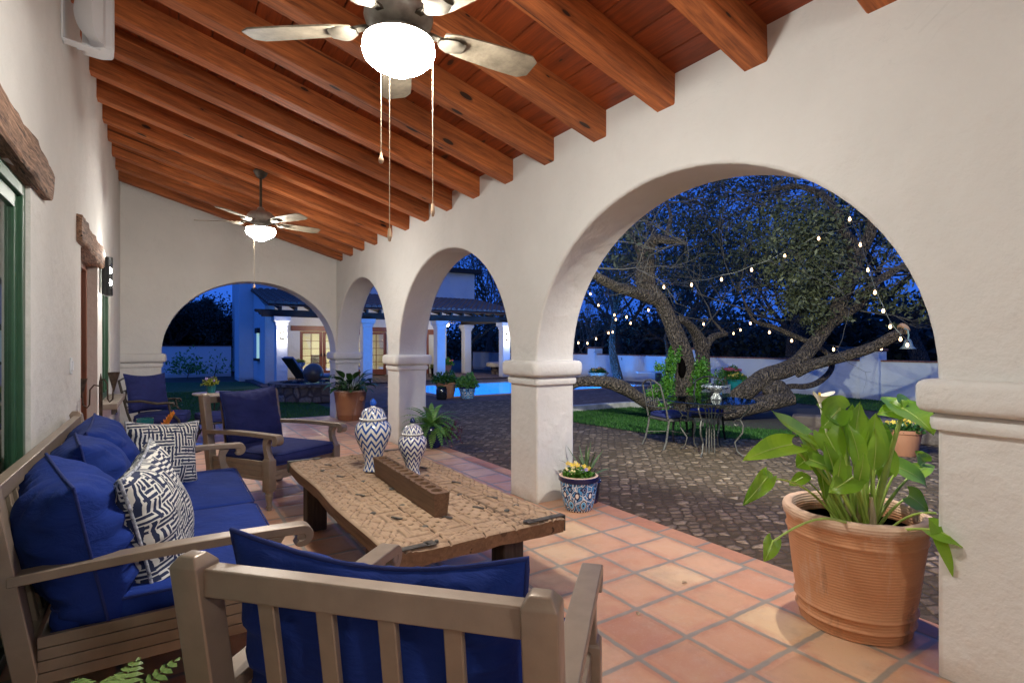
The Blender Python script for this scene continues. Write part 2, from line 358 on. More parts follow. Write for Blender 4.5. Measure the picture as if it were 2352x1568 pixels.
M['chev_small'] = chevron('chevron_glaze_small', 12, .046, .080, .21, (.014, .022, .12))
M['blue_glaze'] = plain('blue_glaze', (.015, .09, .50), .1, 0, .3)
M['porcelain'] = plain('white_porcelain', (.74, .72, .66), .12, 0, .03)
# talavera
m = N('talavera_glaze'); uvv = m.n('TexCoord').outputs['UV']; uv = m.sep(uvv)
u8 = m.math('MULTIPLY', uv[0], 8.0); fu = m.math('SUBTRACT', m.math('FRACT', u8), .5)
vv = uv[1]  # 0..1 up the pot
def ring(cu, cv, r0, r1, sx=2.4):
    a = m.math('MULTIPLY', m.math('SUBTRACT', fu, cu), 1.0); b = m.math('MULTIPLY', m.math('SUBTRACT', vv, cv), sx)
    d = m.math('SQRT', m.math('ADD', m.math('MULTIPLY', a, a), m.math('MULTIPLY', b, b)))
    return m.math('MULTIPLY', m.math('GREATER_THAN', d, r0), m.math('LESS_THAN', d, r1))
c = m.mix(m.noise(m.coord(), 20, 3), (.05, .26, .60), (.12, .40, .72))
sw = m.voro(m.comb(m.math('MULTIPLY', uv[0], 22.0), m.math('MULTIPLY', vv, 7.0), 0.0), 1.0, 'DISTANCE_TO_EDGE')
c = m.mix(m.rng(sw, .025, .05, 1, 0), c, (.80, .78, .72)); c = m.mix(m.math('MULTIPLY', m.math('GREATER_THAN', sw, .10), m.math('LESS_THAN', sw, .17)), c, (.01, .012, .07))
c = m.mix(m.math('LESS_THAN', m.voro(m.comb(m.math('MULTIPLY', uv[0], 22.0), m.math('MULTIPLY', vv, 7.0), 0.0), 1.0), .22), c, (.01, .012, .07))
for (cu, cv, a, b, col) in ((0, .42, 0, .30, (.78, .77, .73)), (0, .42, .22, .28, (.01, .012, .07)), (0, .42, 0, .19, (.12, .42, .72)), (0, .42, 0, .07, (.01, .012, .07)),
                            (.5, .62, 0, .20, (.01, .012, .07)), (-.5, .62, 0, .20, (.01, .012, .07)), (.5, .62, 0, .12, (.80, .78, .72)), (-.5, .62, 0, .12, (.80, .78, .72)), (0, .75, .1, .17, (.01, .012, .07))):
    c = m.mix(ring(cu, cv, a, b), c, col)
ch = m.n('TexChecker'); m.put(ch.inputs['Vector'], m.comb(m.math('MULTIPLY', uv[0], 60.0), m.math('MULTIPLY', vv, 16.0), 0.1)); ch.inputs['Scale'].default_value = 1
low = m.mix(ch.outputs['Fac'], (.80, .78, .74), (.015, .015, .06))
c = m.mix(m.math('LESS_THAN', vv, .30), c, low)
st = m.math('GREATER_THAN', m.math('FRACT', m.math('ADD', m.math('MULTIPLY', uv[0], 40.0), m.math('MULTIPLY', vv, 6.0))), .5)
c = m.mix(m.math('LESS_THAN', vv, .13), c, m.mix(st, (.80, .78, .74), (.015, .015, .06)))
c = m.mix(m.math('GREATER_THAN', vv, .86), c, (.01, .012, .06))
M['talavera'] = m.fin(c, .15)
# maze print
m = N('maze_print'); uv = m.n('TexCoord').outputs['UV']
mp = m.n('Mapping'); m.t.links.new(uv, mp.inputs[0]); mp.inputs['Scale'].default_value = (46, 46, 1)
nz = m.n('TexNoise'); m.put(nz.inputs['Vector'], uv); nz.inputs['Scale'].default_value = 40
av = m.n('VectorMath', operation='MULTIPLY_ADD'); m.put(av.inputs[0], nz.outputs['Color']); av.inputs[1].default_value = (.35, .35, 0); m.put(av.inputs[2], mp.outputs[0])
s0 = m.sep(av.outputs[0])
cx2, cy2 = m.math('FLOOR', m.math('DIVIDE', s0[0], 2.0)), m.math('FLOOR', m.math('DIVIDE', s0[1], 2.0))
wn = m.white(m.comb(cx2, cy2, 1.0))
hx = m.math('FRACT', s0[0]); hy = m.math('FRACT', s0[1])
lx = m.math('LESS_THAN', m.math('ABSOLUTE', m.math('SUBTRACT', hx, .5)), .27); ly = m.math('LESS_THAN', m.math('ABSOLUTE', m.math('SUBTRACT', hy, .5)), .27)
sel = m.math('GREATER_THAN', wn, .5)
a = m.math('ADD', m.math('MULTIPLY', sel, lx), m.math('MULTIPLY', m.math('SUBTRACT', 1, sel), ly))
w3 = m.white(m.comb(m.math('FLOOR', s0[0]), m.math('FLOOR', s0[1]), 4.0))
a = m.math('MAXIMUM', a, m.math('MULTIPLY', m.math('GREATER_THAN', w3, .86), m.math('MAXIMUM', lx, ly)))
M['maze'] = m.fin(m.mix(a, (.70, .68, .62), (.018, .028, .075)), .85, m.bump(m.noise(m.coord(), 400, 2), .1, .002))
m = N('speckle_iron'); f = m.voro(m.coord(), 42, 'F1'); M['speckle'] = m.fin(m.mix(m.math('GREATER_THAN', f, .42), (.55, .56, .57), (.08, .08, .09)), .7)
# pool
m = N('pool_plaster'); M['pool_plaster'] = m.fin((.55, .72, .85), .7)
m = N('pool_water'); tr = m.n('BsdfTransparent'); tr.inputs[0].default_value = (.45, .78, 1, 1); gl = m.n('BsdfGlossy'); gl.inputs[1].default_value = .05
lw = m.n('LayerWeight'); lw.inputs[0].default_value = .2; nb = m.bump(m.noise(m.coord(), 5, 2), .15, .02); m.put(gl.inputs['Normal'], nb)
mx = m.n('MixShader'); m.put(mx.inputs[0], m.math('MULTIPLY', lw.outputs[0], .5)); m.t.links.new(tr.outputs[0], mx.inputs[1]); m.t.links.new(gl.outputs[0], mx.inputs[2]); m.t.links.new(mx.outputs[0], m.o.inputs[0])
M['water'] = m.m
m = N('roof_clay'); M['roof'] = m.fin(m.mix(m.noise(m.coord(), 4, 5), (.16, .09, .07), (.30, .19, .15)), .7)
m = N('fan_blade'); f = m.noise(m.coord(scale=(1, 1, 1)), 6, 6, .7); M['blade'] = m.fin(m.mix(m.rng(f, .35, .68), (.11, .088, .062), (.30, .25, .18)), .5)
m = N('fountain_sphere'); f = m.noise(m.coord(), 7, 5); M['sphere'] = m.fin(m.mix(f, (.045, .032, .022), (.13, .10, .075)), .35)

# ------------------------------------------------------------------ mesh building
class MB:
    def __init__(s): s.v = []; s.f = []; s.uv = {}; s.mi = []
    def quad_ids(s, ids): s.f.append(tuple(ids)); return len(s.f) - 1
    def add(s, verts, faces, uvs=None):
        o = len(s.v); s.v += [tuple(p) for p in verts]
        for i, f in enumerate(faces):
            s.f.append(tuple(o + k for k in f))
            if uvs: s.uv[len(s.f) - 1] = uvs[i]
        return s
    def box(s, c, d, rot=None):
        x, y, z = d[0] / 2, d[1] / 2, d[2] / 2
        vs = [Vector((a * x, b * y, e * z)) for e in (-1, 1) for b in (-1, 1) for a in (-1, 1)]
        if rot is not None: vs = [rot @ p for p in vs]
        vs = [p + Vector(c) for p in vs]
        return s.add(vs, [(0, 2, 3, 1), (4, 5, 7, 6), (0, 1, 5, 4), (2, 6, 7, 3), (0, 4, 6, 2), (1, 3, 7, 5)])
    def span(s, a, b):
        return s.box([(a[i] + b[i]) / 2 for i in range(3)], [abs(b[i] - a[i]) for i in range(3)])
    def bar(s, a, b, w, h, up=(0, 0, 1)):
        a, b = Vector(a), Vector(b); d = (b - a); L = d.length; d.normalize(); up = Vector(up)
        x = d.cross(up)
        if x.length < 1e-4: x = d.cross(Vector((0, 1, 0)))
        x.normalize(); z = x.cross(d).normalized()
        rot = Matrix((x, d, z)).transposed()
        return s.box((a + b) / 2, (w, L, h), rot)
    def rings(s, rings, closed=True, cap0=True, cap1=True, uvs=None):
        n = len(rings[0]); o = len(s.v)
        for r in rings: s.v += [tuple(p) for p in r]
        for i in range(len(rings) - 1):
            for j in range(n if closed else n - 1):
                k = (j + 1) % n
                s.f.append((o + i * n + j, o + i * n + k, o + (i + 1) * n + k, o + (i + 1) * n + j))
                if uvs: s.uv[len(s.f) - 1] = [(j / n, uvs[i]), ((j + 1) / n, uvs[i]), ((j + 1) / n, uvs[i + 1]), (j / n, uvs[i + 1])]
        if closed and cap0: s.f.append(tuple(o + j for j in reversed(range(n))))
        if closed and cap1: s.f.append(tuple(o + (len(rings) - 1) * n + j for j in range(n)))
        return s
    def lathe(s, prof, c=(0, 0, 0), n=32, axis='z', norm=False, cap0=True, cap1=True):
        rs = []; L = [0]
        for i in range(1, len(prof)): L.append(L[-1] + math.dist(prof[i], prof[i - 1]))
        if norm: L = [l / L[-1] for l in L]
        for r, z in prof:
            ring = []
            for j in range(n):
                a = 2 * PI * j / n; x, y = r * math.cos(a), r * math.sin(a)
                p = (x, y, z) if axis == 'z' else ((z, x, y) if axis == 'x' else (y, z, x))
                ring.append((p[0] + c[0], p[1] + c[1], p[2] + c[2]))
            rs.append(ring)
        return s.rings(rs, True, cap0, cap1, L)
    def tube(s, pts, rad, n=8, cap=True, jit=0):
        pts = [Vector(p) for p in pts]
        if not isinstance(rad, (list, tuple)): rad = [rad] * len(pts)
        prev = None; rs = []
        for i, p in enumerate(pts):
            t = (pts[min(i + 1, len(pts) - 1)] - pts[max(i - 1, 0)])
            if t.length < 1e-7: t = Vector((0, 0, 1))
            t.normalize()
            if prev is None:
                x = t.cross(Vector((0, 0, 1)))
                if x.length < .05: x = t.cross(Vector((0, 1, 0)))
            else: x = prev - t * prev.dot(t)
            x.normalize(); prev = x; y = t.cross(x)
            rs.append([p + (x * math.cos(2 * PI * j / n) + y * math.sin(2 * PI * j / n)) * rad[i] * (1 + (jit * noise.noise(Vector((p.x * 3 + math.cos(2 * PI * j / n), p.y * 3 + math.sin(2 * PI * j / n), p.z * 3))) if jit else 0)) for j in range(n)])
        return s.rings(rs, True, cap, cap)
    def ball(s, c, r, n=16, m=10, sq=(1, 1, 1)):
        prof = [(max(1e-4, math.sin(PI * i / m)) * r, -math.cos(PI * i / m) * r) for i in range(m + 1)]
        o = len(s.v); s.lathe(prof, (0, 0, 0), n)
        for i in range(o, len(s.v)):
            p = s.v[i]; s.v[i] = (p[0] * sq[0] + c[0], p[1] * sq[1] + c[1], p[2] * sq[2] + c[2])
        return s
    def prism(s, poly, lo, hi, axis='x'):
        # poly in the two other axes, extruded along axis
        def P(a, b, t): return {'x': (t, a, b), 'y': (a, t, b), 'z': (a, b, t)}[axis]
        n = len(poly)
        vs = [P(a, b, lo) for a, b in poly] + [P(a, b, hi) for a, b in poly]
        fs = [tuple(reversed(range(n))), tuple(range(n, 2 * n))] + [(i, (i + 1) % n, n + (i + 1) % n, n + i) for i in range(n)]
        return s.add(vs, fs)
    def xform(s, mat, start=0):
        for i in range(start, len(s.v)): s.v[i] = tuple(mat @ Vector(s.v[i]))
        return s
    def build(s, name, mat, parent=None, smooth=False, bevel=0, seg=2, angle=40, loc=None):
        me = bpy.data.meshes.new(name); me.from_pydata(s.v, [], s.f); me.materials.append(mat)
        if s.uv:
            ul = me.uv_layers.new(name='UVMap')
            for fi, p in enumerate(me.polygons):
                u = s.uv.get(fi)
                if u:
                    for k, li in enumerate(p.loop_indices): ul.data[li].uv = u[k]
        bm = bmesh.new(); bm.from_mesh(me); bmesh.ops.recalc_face_normals(bm, faces=bm.faces); bm.to_mesh(me); bm.free()
        o = bpy.data.objects.new(name, me); C.objects.link(o)
        if parent: o.parent = parent
        if loc is not None: o.location = loc
        if smooth:
            me.polygons.foreach_set('use_smooth', [True] * len(me.polygons))
            try: me.set_sharp_from_angle(angle=R(angle))
            except Exception: pass
        if bevel:
            b = o.modifiers.new('bevel', 'BEVEL'); b.width = bevel; b.segments = seg; b.limit_method = 'ANGLE'; b.angle_limit = R(30); b.harden_normals = False
            me.polygons.foreach_set('use_smooth', [True] * len(me.polygons))
            try: me.set_sharp_from_angle(angle=R(60))
            except Exception: pass
        return o

def tag(o, label=None, cat=None, group=None, kind=None):
    if label: o['label'] = label
    if cat: o['category'] = cat
    if group: o['group'] = group
    if kind: o['kind'] = kind
    return o
def empty(name, loc=(0, 0, 0), rz=0, label=None, cat=None, group=None):
    o = bpy.data.objects.new(name, None); C.objects.link(o); o.location = loc; o.rotation_euler = (0, 0, rz); o.empty_display_size = .1
    return tag(o, label, cat, group)
def kids(o): return [c for c in bpy.data.objects if c.parent == o]
def copy_tree(o, parent=None):
    c = o.copy(); C.objects.link(c); c.parent = parent
    for ch in kids(o): copy_tree(ch, c)
    return c
def leaf_mesh(name, mat, parent, pts, size, nrm=None, aspect=.45, loc=None, jitter=.5):
    """pts Nx3 centres, size N or float: pointed leaves, each of two triangles folded on its rib"""
    n = len(pts); pts = np.asarray(pts, float)
    d = np.random.normal(size=(n, 3)); d /= np.linalg.norm(d, axis=1)[:, None]
    if nrm is not None: d = d * jitter + np.asarray(nrm); d /= np.linalg.norm(d, axis=1)[:, None]
    a = np.random.normal(size=(n, 3)); a -= (a * d).sum(1)[:, None] * d; a /= np.linalg.norm(a, axis=1)[:, None]
    s_ = (np.asarray(size) * (0.6 + .8 * np.random.rand(n)))[:, None]
    k = np.cross(d, a)
    v = np.stack([pts - d * s_ * .5, pts + a * s_ * aspect * .5 + k * s_ * .06, pts + d * s_ * .5, pts - a * s_ * aspect * .5 + k * s_ * .06], 1).reshape(-1, 3)
    me = bpy.data.meshes.new(name); me.vertices.add(4 * n); me.vertices.foreach_set('co', v.ravel())
    me.loops.add(4 * n); me.loops.foreach_set('vertex_index', np.arange(4 * n))
    me.polygons.add(n); me.polygons.foreach_set('loop_start', np.arange(0, 4 * n, 4)); me.polygons.foreach_set('loop_total', np.full(n, 4))
    me.update(calc_edges=True); me.materials.append(mat)
    at = me.attributes.new('rnd', 'FLOAT', 'FACE'); at.data.foreach_set('value', np.random.rand(n))
    o = bpy.data.objects.new(name, me); C.objects.link(o); o.parent = parent
    if loc is not None: o.location = loc
    return o
def rnd_attr(o):
    me = o.data
    if 'rnd' not in me.attributes:
        # one value per connected leaf would need islands; a smooth field is enough
        at = me.attributes.new('rnd', 'FLOAT', 'FACE')
        vals = [min(1, max(0, .5 + .9 * noise.noise(p.center * 6))) for p in me.polygons]
        at.data.foreach_set('value', vals)
    return o
def lamp(name, kind, loc, energy, color, parent=None, size=.1, spot=None, aim=None):
    l = bpy.data.lights.new(name, kind); l.energy = energy; l.color = color
    if kind in ('POINT', 'SPOT'): l.shadow_soft_size = size
    if kind == 'AREA': l.size = size
    if spot: l.spot_size = spot; l.spot_blend = .6
    o = bpy.data.objects.new(name, l); C.objects.link(o); o.location = loc
    if parent: o.parent = parent
    if aim is not None: o.rotation_euler = (Vector(aim) - Vector(loc)).to_track_quat('-Z', 'Y').to_euler()
    return o

#__PARTS__

# ================================================================== SETTING
G = -.08
def sheet(name, mat, polys, z, kind='structure', parent=None):
    mb = MB()
    for p in polys: mb.add([(x, y, z) for x, y in p], [tuple(range(len(p)))])
    o = mb.build(name, mat, parent)
    if kind: o['kind'] = kind
    return o
def frame_polys(x0, x1, y0, y1, hx0, hx1, hy0, hy1):
    return [[(x0, y0), (x1, y0), (x1, hy0), (x0, hy0)], [(x0, hy1), (x1, hy1), (x1, y1), (x0, y1)],
            [(x0, hy0), (hx0, hy0), (hx0, hy1), (x0, hy1)], [(hx1, hy0), (x1, hy0), (x1, hy1), (hx1, hy1)]]
PX0, PX1, PY0, PY1 = 7.0, 15.0, 14.1, 18.5
sheet('ground', M['earth'], frame_polys(-150, 150, -150, 250, PX0, PX1, PY0, PY1), -.10)
sheet('patio_paving', M['cobble'], [[(3.38, -6), (16.4, -6), (16.4, 12.6), (3.38, 12.6)]], G)
sheet('pool_deck', M['deck'], frame_polys(3.9, 16.4, 12.6, 20.3, PX0, PX1, PY0, PY1), -.076)
# raised terrace with a white kerb wall
mb = MB(); mb.prism([(7.3, 9.6), (9.5, 9.45), (9.9, 8.5), (12.4, 9.6), (16.4, 9.6), (16.4, 13.6), (9.9, 13.6)], -.09, -.05, 'z')
tag(mb.build('terrace', M['deck']), kind='structure')
mb = MB()
for a, b in (((7.25, 9.50), (9.47, 9.36)), ((9.47, 9.36), (9.88, 8.42))):
    mb.bar((a[0], a[1], -.015), (b[0], b[1], -.015), .12, .17)
tag(mb.build('terrace_kerb_wall', M['concrete'], bevel=.012), 'low white stained kerb wall between lawn and pool terrace', 'wall')
# lawns
LAWN1 = [(6.7, 9.5), (6.75, 8.2), (6.95, 6.5), (7.4, 5.75), (8.0, 5.1), (9.5, 4.7), (11.2, 4.4), (10.9, 5.9), (10.95, 7.2), (11.6, 8.6), (11.9, 9.3), (10.0, 8.45), (9.5, 9.38)]
LAWN2 = [(13.6, 4.3), (16.3, 4.0), (16.3, 9.3), (14.2, 8.6), (13.8, 7.8)]
LAWN3 = [(-8, 11.25), (3.2, 11.25), (3.45, 13.0), (3.3, 14.1), (2.6, 14.4), (3.0, 18), (3.2, 22.0), (2.6, 24.5), (-8, 29)]
mb = MB()
for p in (LAWN1, LAWN2, LAWN3): mb.add([(x, y, -.07) for x, y in p], [tuple(range(len(p)))])
tag(mb.build('lawn', M['lawn']), kind='structure')
def blades(poly, n, lim=None):
    xs = [p[0] for p in poly]; ys = [p[1] for p in poly]; x0, x1, y0, y1 = min(xs), max(xs), min(ys), max(ys)
    P = np.random.rand(n, 2) * [x1 - x0, y1 - y0] + [x0, y0]
    ins = np.zeros(n, bool); j = len(poly) - 1
    for i in range(len(poly)):
        xi, yi = poly[i]; xj, yj = poly[j]
        cond = ((yi > P[:, 1]) != (yj > P[:, 1])) & (P[:, 0] < (xj - xi) * (P[:, 1] - yi) / (yj - yi + 1e-9) + xi)
        ins ^= cond; j = i
    P = P[ins]
    return np.column_stack([P, np.full(len(P), -.055)])
pts = np.concatenate([blades(LAWN1, 60000), blades(LAWN2, 12000), blades([(0, 11.25), (3.2, 11.25), (3.3, 14.1), (2.9, 20), (0, 20)], 25000)])
tag(leaf_mesh('grass', M['grass'], None, pts, .045, nrm=(0, 0, 1.2), aspect=.22, jitter=.45), kind='stuff')
# pool
pool = MB(); d = -1.3
pool.add([(PX0, PY0, d), (PX1, PY0, d), (PX1, PY1, d), (PX0, PY1, d), (PX0, PY0, -.09), (PX1, PY0, -.09), (PX1, PY1, -.09), (PX0, PY1, -.09)],
         [(0, 1, 2, 3), (0, 4, 5, 1), (1, 5, 6, 2), (2, 6, 7, 3), (3, 7, 4, 0)])
tag(pool.build('pool_basin', M['pool_plaster']), kind='structure')
sheet('pool_water', M['water'], [[(PX0, PY0), (PX1, PY0), (PX1, PY1), (PX0, PY1)]], -.088)
mb = MB()
for a, b in (((PX0 - .3, PY0 - .28), (PX1 + .3, PY0)), ((PX0 - .3, PY1), (PX1 + .3, PY1 + .28)), ((PX0 - .3, PY0), (PX0, PY1)), ((PX1, PY0), (PX1 + .3, PY1))):
    mb.span((a[0], a[1], -.10), (b[0], b[1], -.062))
tag(mb.build('pool_coping', M['edge_tile'], bevel=.01), kind='structure')
for i, (x, y) in enumerate(((8.5, 14.5), (12.2, 14.5), (15.0, 16.4))):
    pl = empty('pool_light', (x, y if i < 2 else y, -.75), 0, ['round underwater pool light near the fountain end', 'round underwater pool light in the near wall', 'round underwater pool light in the end wall'][i], 'pool light')
    q = MB(); q.lathe([(.02, 0), (.11, 0), (.12, .03), (.1, .06), (.02, .06)], (0, 0, -.03), 20); q.build('lens', emit('pool_lamp', (.6, .85, 1), 20), pl, True)
    lamp('glow', 'POINT', (0, .25 if i < 2 else 0, 0), 420, (.06, .36, 1), pl, .2)

# porch floor
mb = MB(); mb.span((-.83, -5, -.14), (3.19, 11.14, 0)); tag(mb.build('porch_floor', M['tile']), kind='structure')
mb = MB(); mb.span((3.19, -5, -.14), (3.38, 11.14, -.001)); mb.span((-.83, 11.14, -.14), (3.55, 11.28, -.002))
tag(mb.build('floor_edge', M['edge_tile'], bevel=.012), kind='structure')

# ------------------------------------------------------------------ arcade wall
SL = .282
def roofz(x): return 3.242 + SL * (2.85 - x)
def arch(c, a, b, z0, n=40): return [(c + a * math.cos(PI * i / n), z0 + b * math.sin(PI * i / n)) for i in range(n + 1)]
def arch_wall(name, openings, u0, u1, lo, hi, axis, mat, apex):
    poly = [(u0, -.02)]
    for (a, b), az in zip(openings, apex):
        pts = arch((a + b) / 2, (b - a) / 2, az - 1.29, 1.29)[::-1]
        poly += [(a, -.02)] + pts + [(b, -.02)]
    poly += [(u1, -.02), (u1, 9), (u0, 9)]
    mb = MB(); mb.prism(poly, lo, hi, axis)
    mb.v = [(x, y, roofz(x) + .03 if z > 8 else z) for x, y, z in mb.v]
    return mb.build(name, mat, None, bevel=.022, seg=3)
OPEN = [(-2.95, .06), (.966, 3.985), (4.424, 7.41), (7.85, 10.70)]
aw = arch_wall('arcade_wall', OPEN, -5, 11.14, 2.85, 3.29, 'x', M['stucco'], [2.6] * 4)
tag(aw, 'long white stucco wall with round arches open to the yard', 'wall')
bw = arch_wall('end_wall', [(-.02, 2.835)], -.83, 2.851, 10.70, 11.14, 'y', M['stucco'], [2.585])
tag(bw, 'white end wall with one arch onto the side lawn', 'wall')
PROF = [(-.02, 1.068), (.004, 1.07), (.024, 1.078), (.030, 1.10), (.029, 1.128), (.018, 1.140), (.012, 1.148), (.040, 1.152), (.060, 1.160), (.070, 1.178), (.073, 1.21), (.073, 1.262), (.066, 1.282), (.048, 1.293), (.02, 1.297), (-.02, 1.298)]
def rrect(x0, x1, y0, y1, r, n=4):
    pts = []
    for cx, cy, a0 in ((x1 - r, y1 - r, 0), (x0 + r, y1 - r, 90), (x0 + r, y0 + r, 180), (x1 - r, y0 + r, 270)):
        for i in range(n + 1):
            a = R(a0 + 90 * i / n); pts.append((cx + r * math.cos(a), cy + r * math.sin(a)))
    return pts
def capital(parent, x0, x1, y0, y1, mat=None, prof=PROF, dz=0):
    mb = MB(); rs = [[(x, y, z + dz) for x, y in rrect(x0 - o, x1 + o, y0 - o, y1 + o, .035 + max(o, 0) * .4)] for o, z in prof]
    mb.rings(rs); return mb.build('capital', mat or M['stucco'], parent, True, angle=50)
for y0, y1 in ((.06, .966), (3.985, 4.424), (7.41, 7.85), (10.70, 11.14)): capital(aw, 2.85, 3.29, y0, y1)
capital(bw, -.70, -.02, 10.70, 11.14)
# ------------------------------------------------------------------ house wall, its doors and window
XW = -.575
hw = empty('house_wall', (XW, 0, 0), 0, 'tall white stucco house wall along the porch with doors and a window', 'wall')
mb = MB()
def seg(y0, y1, z0, z1, t=.25): mb.span((-t, y0, z0), (0, y1, z1))
seg(-5, 1.0, -.02, 4.4); seg(1.0, 3.70, 2.27, 4.4); seg(3.70, 5.73, -.02, 4.4); seg(5.73, 7.10, 2.27, 4.4)
seg(7.10, 7.62, -.02, 4.4); seg(7.62, 8.70, 2.12, 4.4); seg(7.62, 8.70, -.02, .80); seg(8.70, 10.70, -.02, 4.4)
mb.build('wall', M['stucco_old'], hw)
mb = MB(); mb.span((-.60, -5, -.02), (-.50, 10.7, 4.4)); mb.build('backing', M['cream'], hw)
def lintel(y0, y1, z0, z1, proj, seed):
    nY, nA = 50, 16; mb = MB(); rs = []
    for i in range(nY + 1):
        y = y0 + (y1 - y0) * i / nY; ring = []
        for (x, z) in [(-.24, z0), (-.12, z0), (-.03, z0), (proj * .7, z0 + .004), (proj, z0 + .02), (proj, (z0 * 2 + z1) / 3), (proj, (z0 + 2 * z1) / 3), (proj * .85, z1 - .012), (-.03, z1), (-.24, z1)]:
            k = noise.noise(Vector((x * 20 + seed, y * 2.3, z * 9))) * .014 + noise.noise(Vector((x * 9, y * 9, z * 25 + seed))) * .008
            ring.append((x + (k if x > 0 else 0), y + (k * 2 if i in (0, nY) else 0), z + k * .9 * (1 if x > -.2 else 0)))
        rs.append(ring)
    mb.rings(rs); return mb.build('lintel', M['old_wood'], hw, True, angle=35)
l1 = lintel(.7, 4.03, 2.265, 2.475, .05, 1); l2 = lintel(5.46, 7.35, 2.262, 2.49, .045, 9)
# green sliding door: outer frame, two leaves
sd = MB()
for y0, y1, z0, z1 in ((1.0, 1.06, 0, 2.27), (3.64, 3.70, 0, 2.27), (1.06, 3.64, 2.20, 2.27), (1.06, 3.64, 0, .06)): sd.span((-.11, y0, z0), (-.02, y1, z1))
fr = sd.build('sliding_door', M['green'], hw, bevel=.004)
for y0, y1, xo in ((1.06, 2.40, -.09), (2.36, 3.64, -.06)):
    q = MB()
    for a, b, c_, d_ in ((y0, y0 + .055, .06, 2.20), (y1 - .055, y1, .06, 2.20), (y0 + .055, y1 - .055, 2.13, 2.20), (y0 + .055, y1 - .055, .06, .15)): q.span((xo - .018, a, c_), (xo + .018, b, d_))
    q.build('sash', M['green'], fr, bevel=.003)
    q = MB(); q.span((xo - .004, y0 + .055, .15), (xo + .004, y1 - .055, 2.13)); q.build('pane', M['pane'], fr)
q = MB(); rs = []
for k in range(41):
    y = 1.1 + 2.42 * k / 40; x = -.135 + .012 * math.sin(k * 1.7); rs.append([(x, y, .05), (x, y, 2.2)])
q.rings(rs, closed=False); q.build('curtain', plain('curtain', (.82, .84, .80), .9), fr, True, angle=80)
# brown door
q = MB()
for y0, y1, z0, z1 in ((5.73, 5.80, 0, 2.27), (7.03, 7.10, 0, 2.27), (5.80, 7.03, 2.20, 2.27)): q.span((-.22, y0, z0), (-.085, y1, z1))
fd = q.build('door', M['door_wood'], hw, bevel=.005)
q = MB(); q.span((-.17, 5.80, .01), (-.125, 7.03, 2.20)); q.build('leaf_panel', M['door_wood'], fd)
q = MB(); q.tube([(-.11, 5.88, 1.0), (-.07, 5.88, 1.0), (-.07, 5.98, 1.0)], .011, 8); q.build('handle', M['black'], fd, True)
# window
q = MB()
for y0, y1, z0, z1 in ((7.62, 7.69, .80, 2.12), (8.63, 8.70, .80, 2.12), (7.69, 8.63, 2.05, 2.12), (7.69, 8.63, .80, .87), (8.13, 8.18, .87, 2.05)): q.span((-.10, y0, z0), (-.015, y1, z1))
fw = q.build('window', M['green'], hw, bevel=.004)
q = MB(); q.span((-.07, 7.69, .87), (-.06, 8.63, 2.05)); q.build('pane', M['pane'], fw)
q = MB()
for k in range(9): q.span((-.14, 7.33 + k * .16, .735), (.155, 7.33 + k * .16 + .152, .80 + .002 * (k % 2)))
q.build('sill', M['edge_tile'], hw, bevel=.008)
q = MB(); q.prism([(7.2, 2.12), (8.95, 2.12), (8.95, 2.30), (7.2, 2.30)], -.2, .03, 'x')
# switch, outlet
t_ = empty('light_switch', (XW, 5.12, 1.29), 0, 'small white dimmer switch plate on house wall beside brown door', 'switch')
q = MB(); q.box((.005, 0, 0), (.01, .075, .12)); q.build('plate', M['white'], t_, bevel=.003)
q = MB(); q.box((.014, 0, 0), (.012, .03, .07)); q.build('toggle', M['white'], t_, bevel=.002)
t_ = empty('outlet_box', (XW, 8.95, .58), 0, 'grey weatherproof outlet box under the brick window sill', 'outlet')
q = MB(); q.box((.025, 0, 0), (.05, .08, .13)); q.build('box', M['grey_iron'], t_, bevel=.006)
q = MB(); q.box((.055, 0, .005), (.012, .07, .10)); q.build('cover', M['bronze'], t_, bevel=.004)
# rear end wall behind the camera
mb = MB(); mb.span((-.83, -5.25, -.02), (3.29, -5.0, 4.4)); tag(mb.build('rear_wall', M['stucco']), 'plain white wall closing the porch', 'wall')
# ------------------------------------------------------------------ roof
rf = empty('porch_roof', (0, 0, 0), 0, 'sloping porch roof of stained timber beams and boards', 'roof')
def zb(x): return 3.038 + SL * (2.85 - x)
k = 0; y = 10.42 + .655 - .085 - .30
ys = [10.345 - .655 * i for i in range(24)]
for y in ys:
    mb = MB(); rnd_ = random.Random(int(y * 100)); nS = 28; rs = []
    wv = .152 + rnd_.uniform(-.006, .006)
    for i in range(nS + 1):
        x = -.62 + 3.55 * i / nS; z0 = zb(x); ring = []
        for (a, b) in ((-1, 0), (-.9, -.0), (.9, 0), (1, 0.0), (1, 1), (-1, 1)):
            jy = noise.noise(Vector((x * 1.2, y * 5 + a, b * 3))) * .004
            zz = z0 + (.008 if abs(a) == 1 and b == 0 else 0) + b * .205
            w_ = a * wv / 2 + jy
            if a in (-1, 1) and b == 0: zz += abs(noise.noise(Vector((x * 6, y * 3, a)))) * .010
            ring.append((x, y + w_, zz + noise.noise(Vector((x * 1.1, y, 0))) * .004))
        rs.append(ring)
    mb.rings(rs); b = mb.build('beam', M['beam'], rf, True, angle=25)
nb = 19; x0 = -.83; wb = (3.62 + .83) / nb
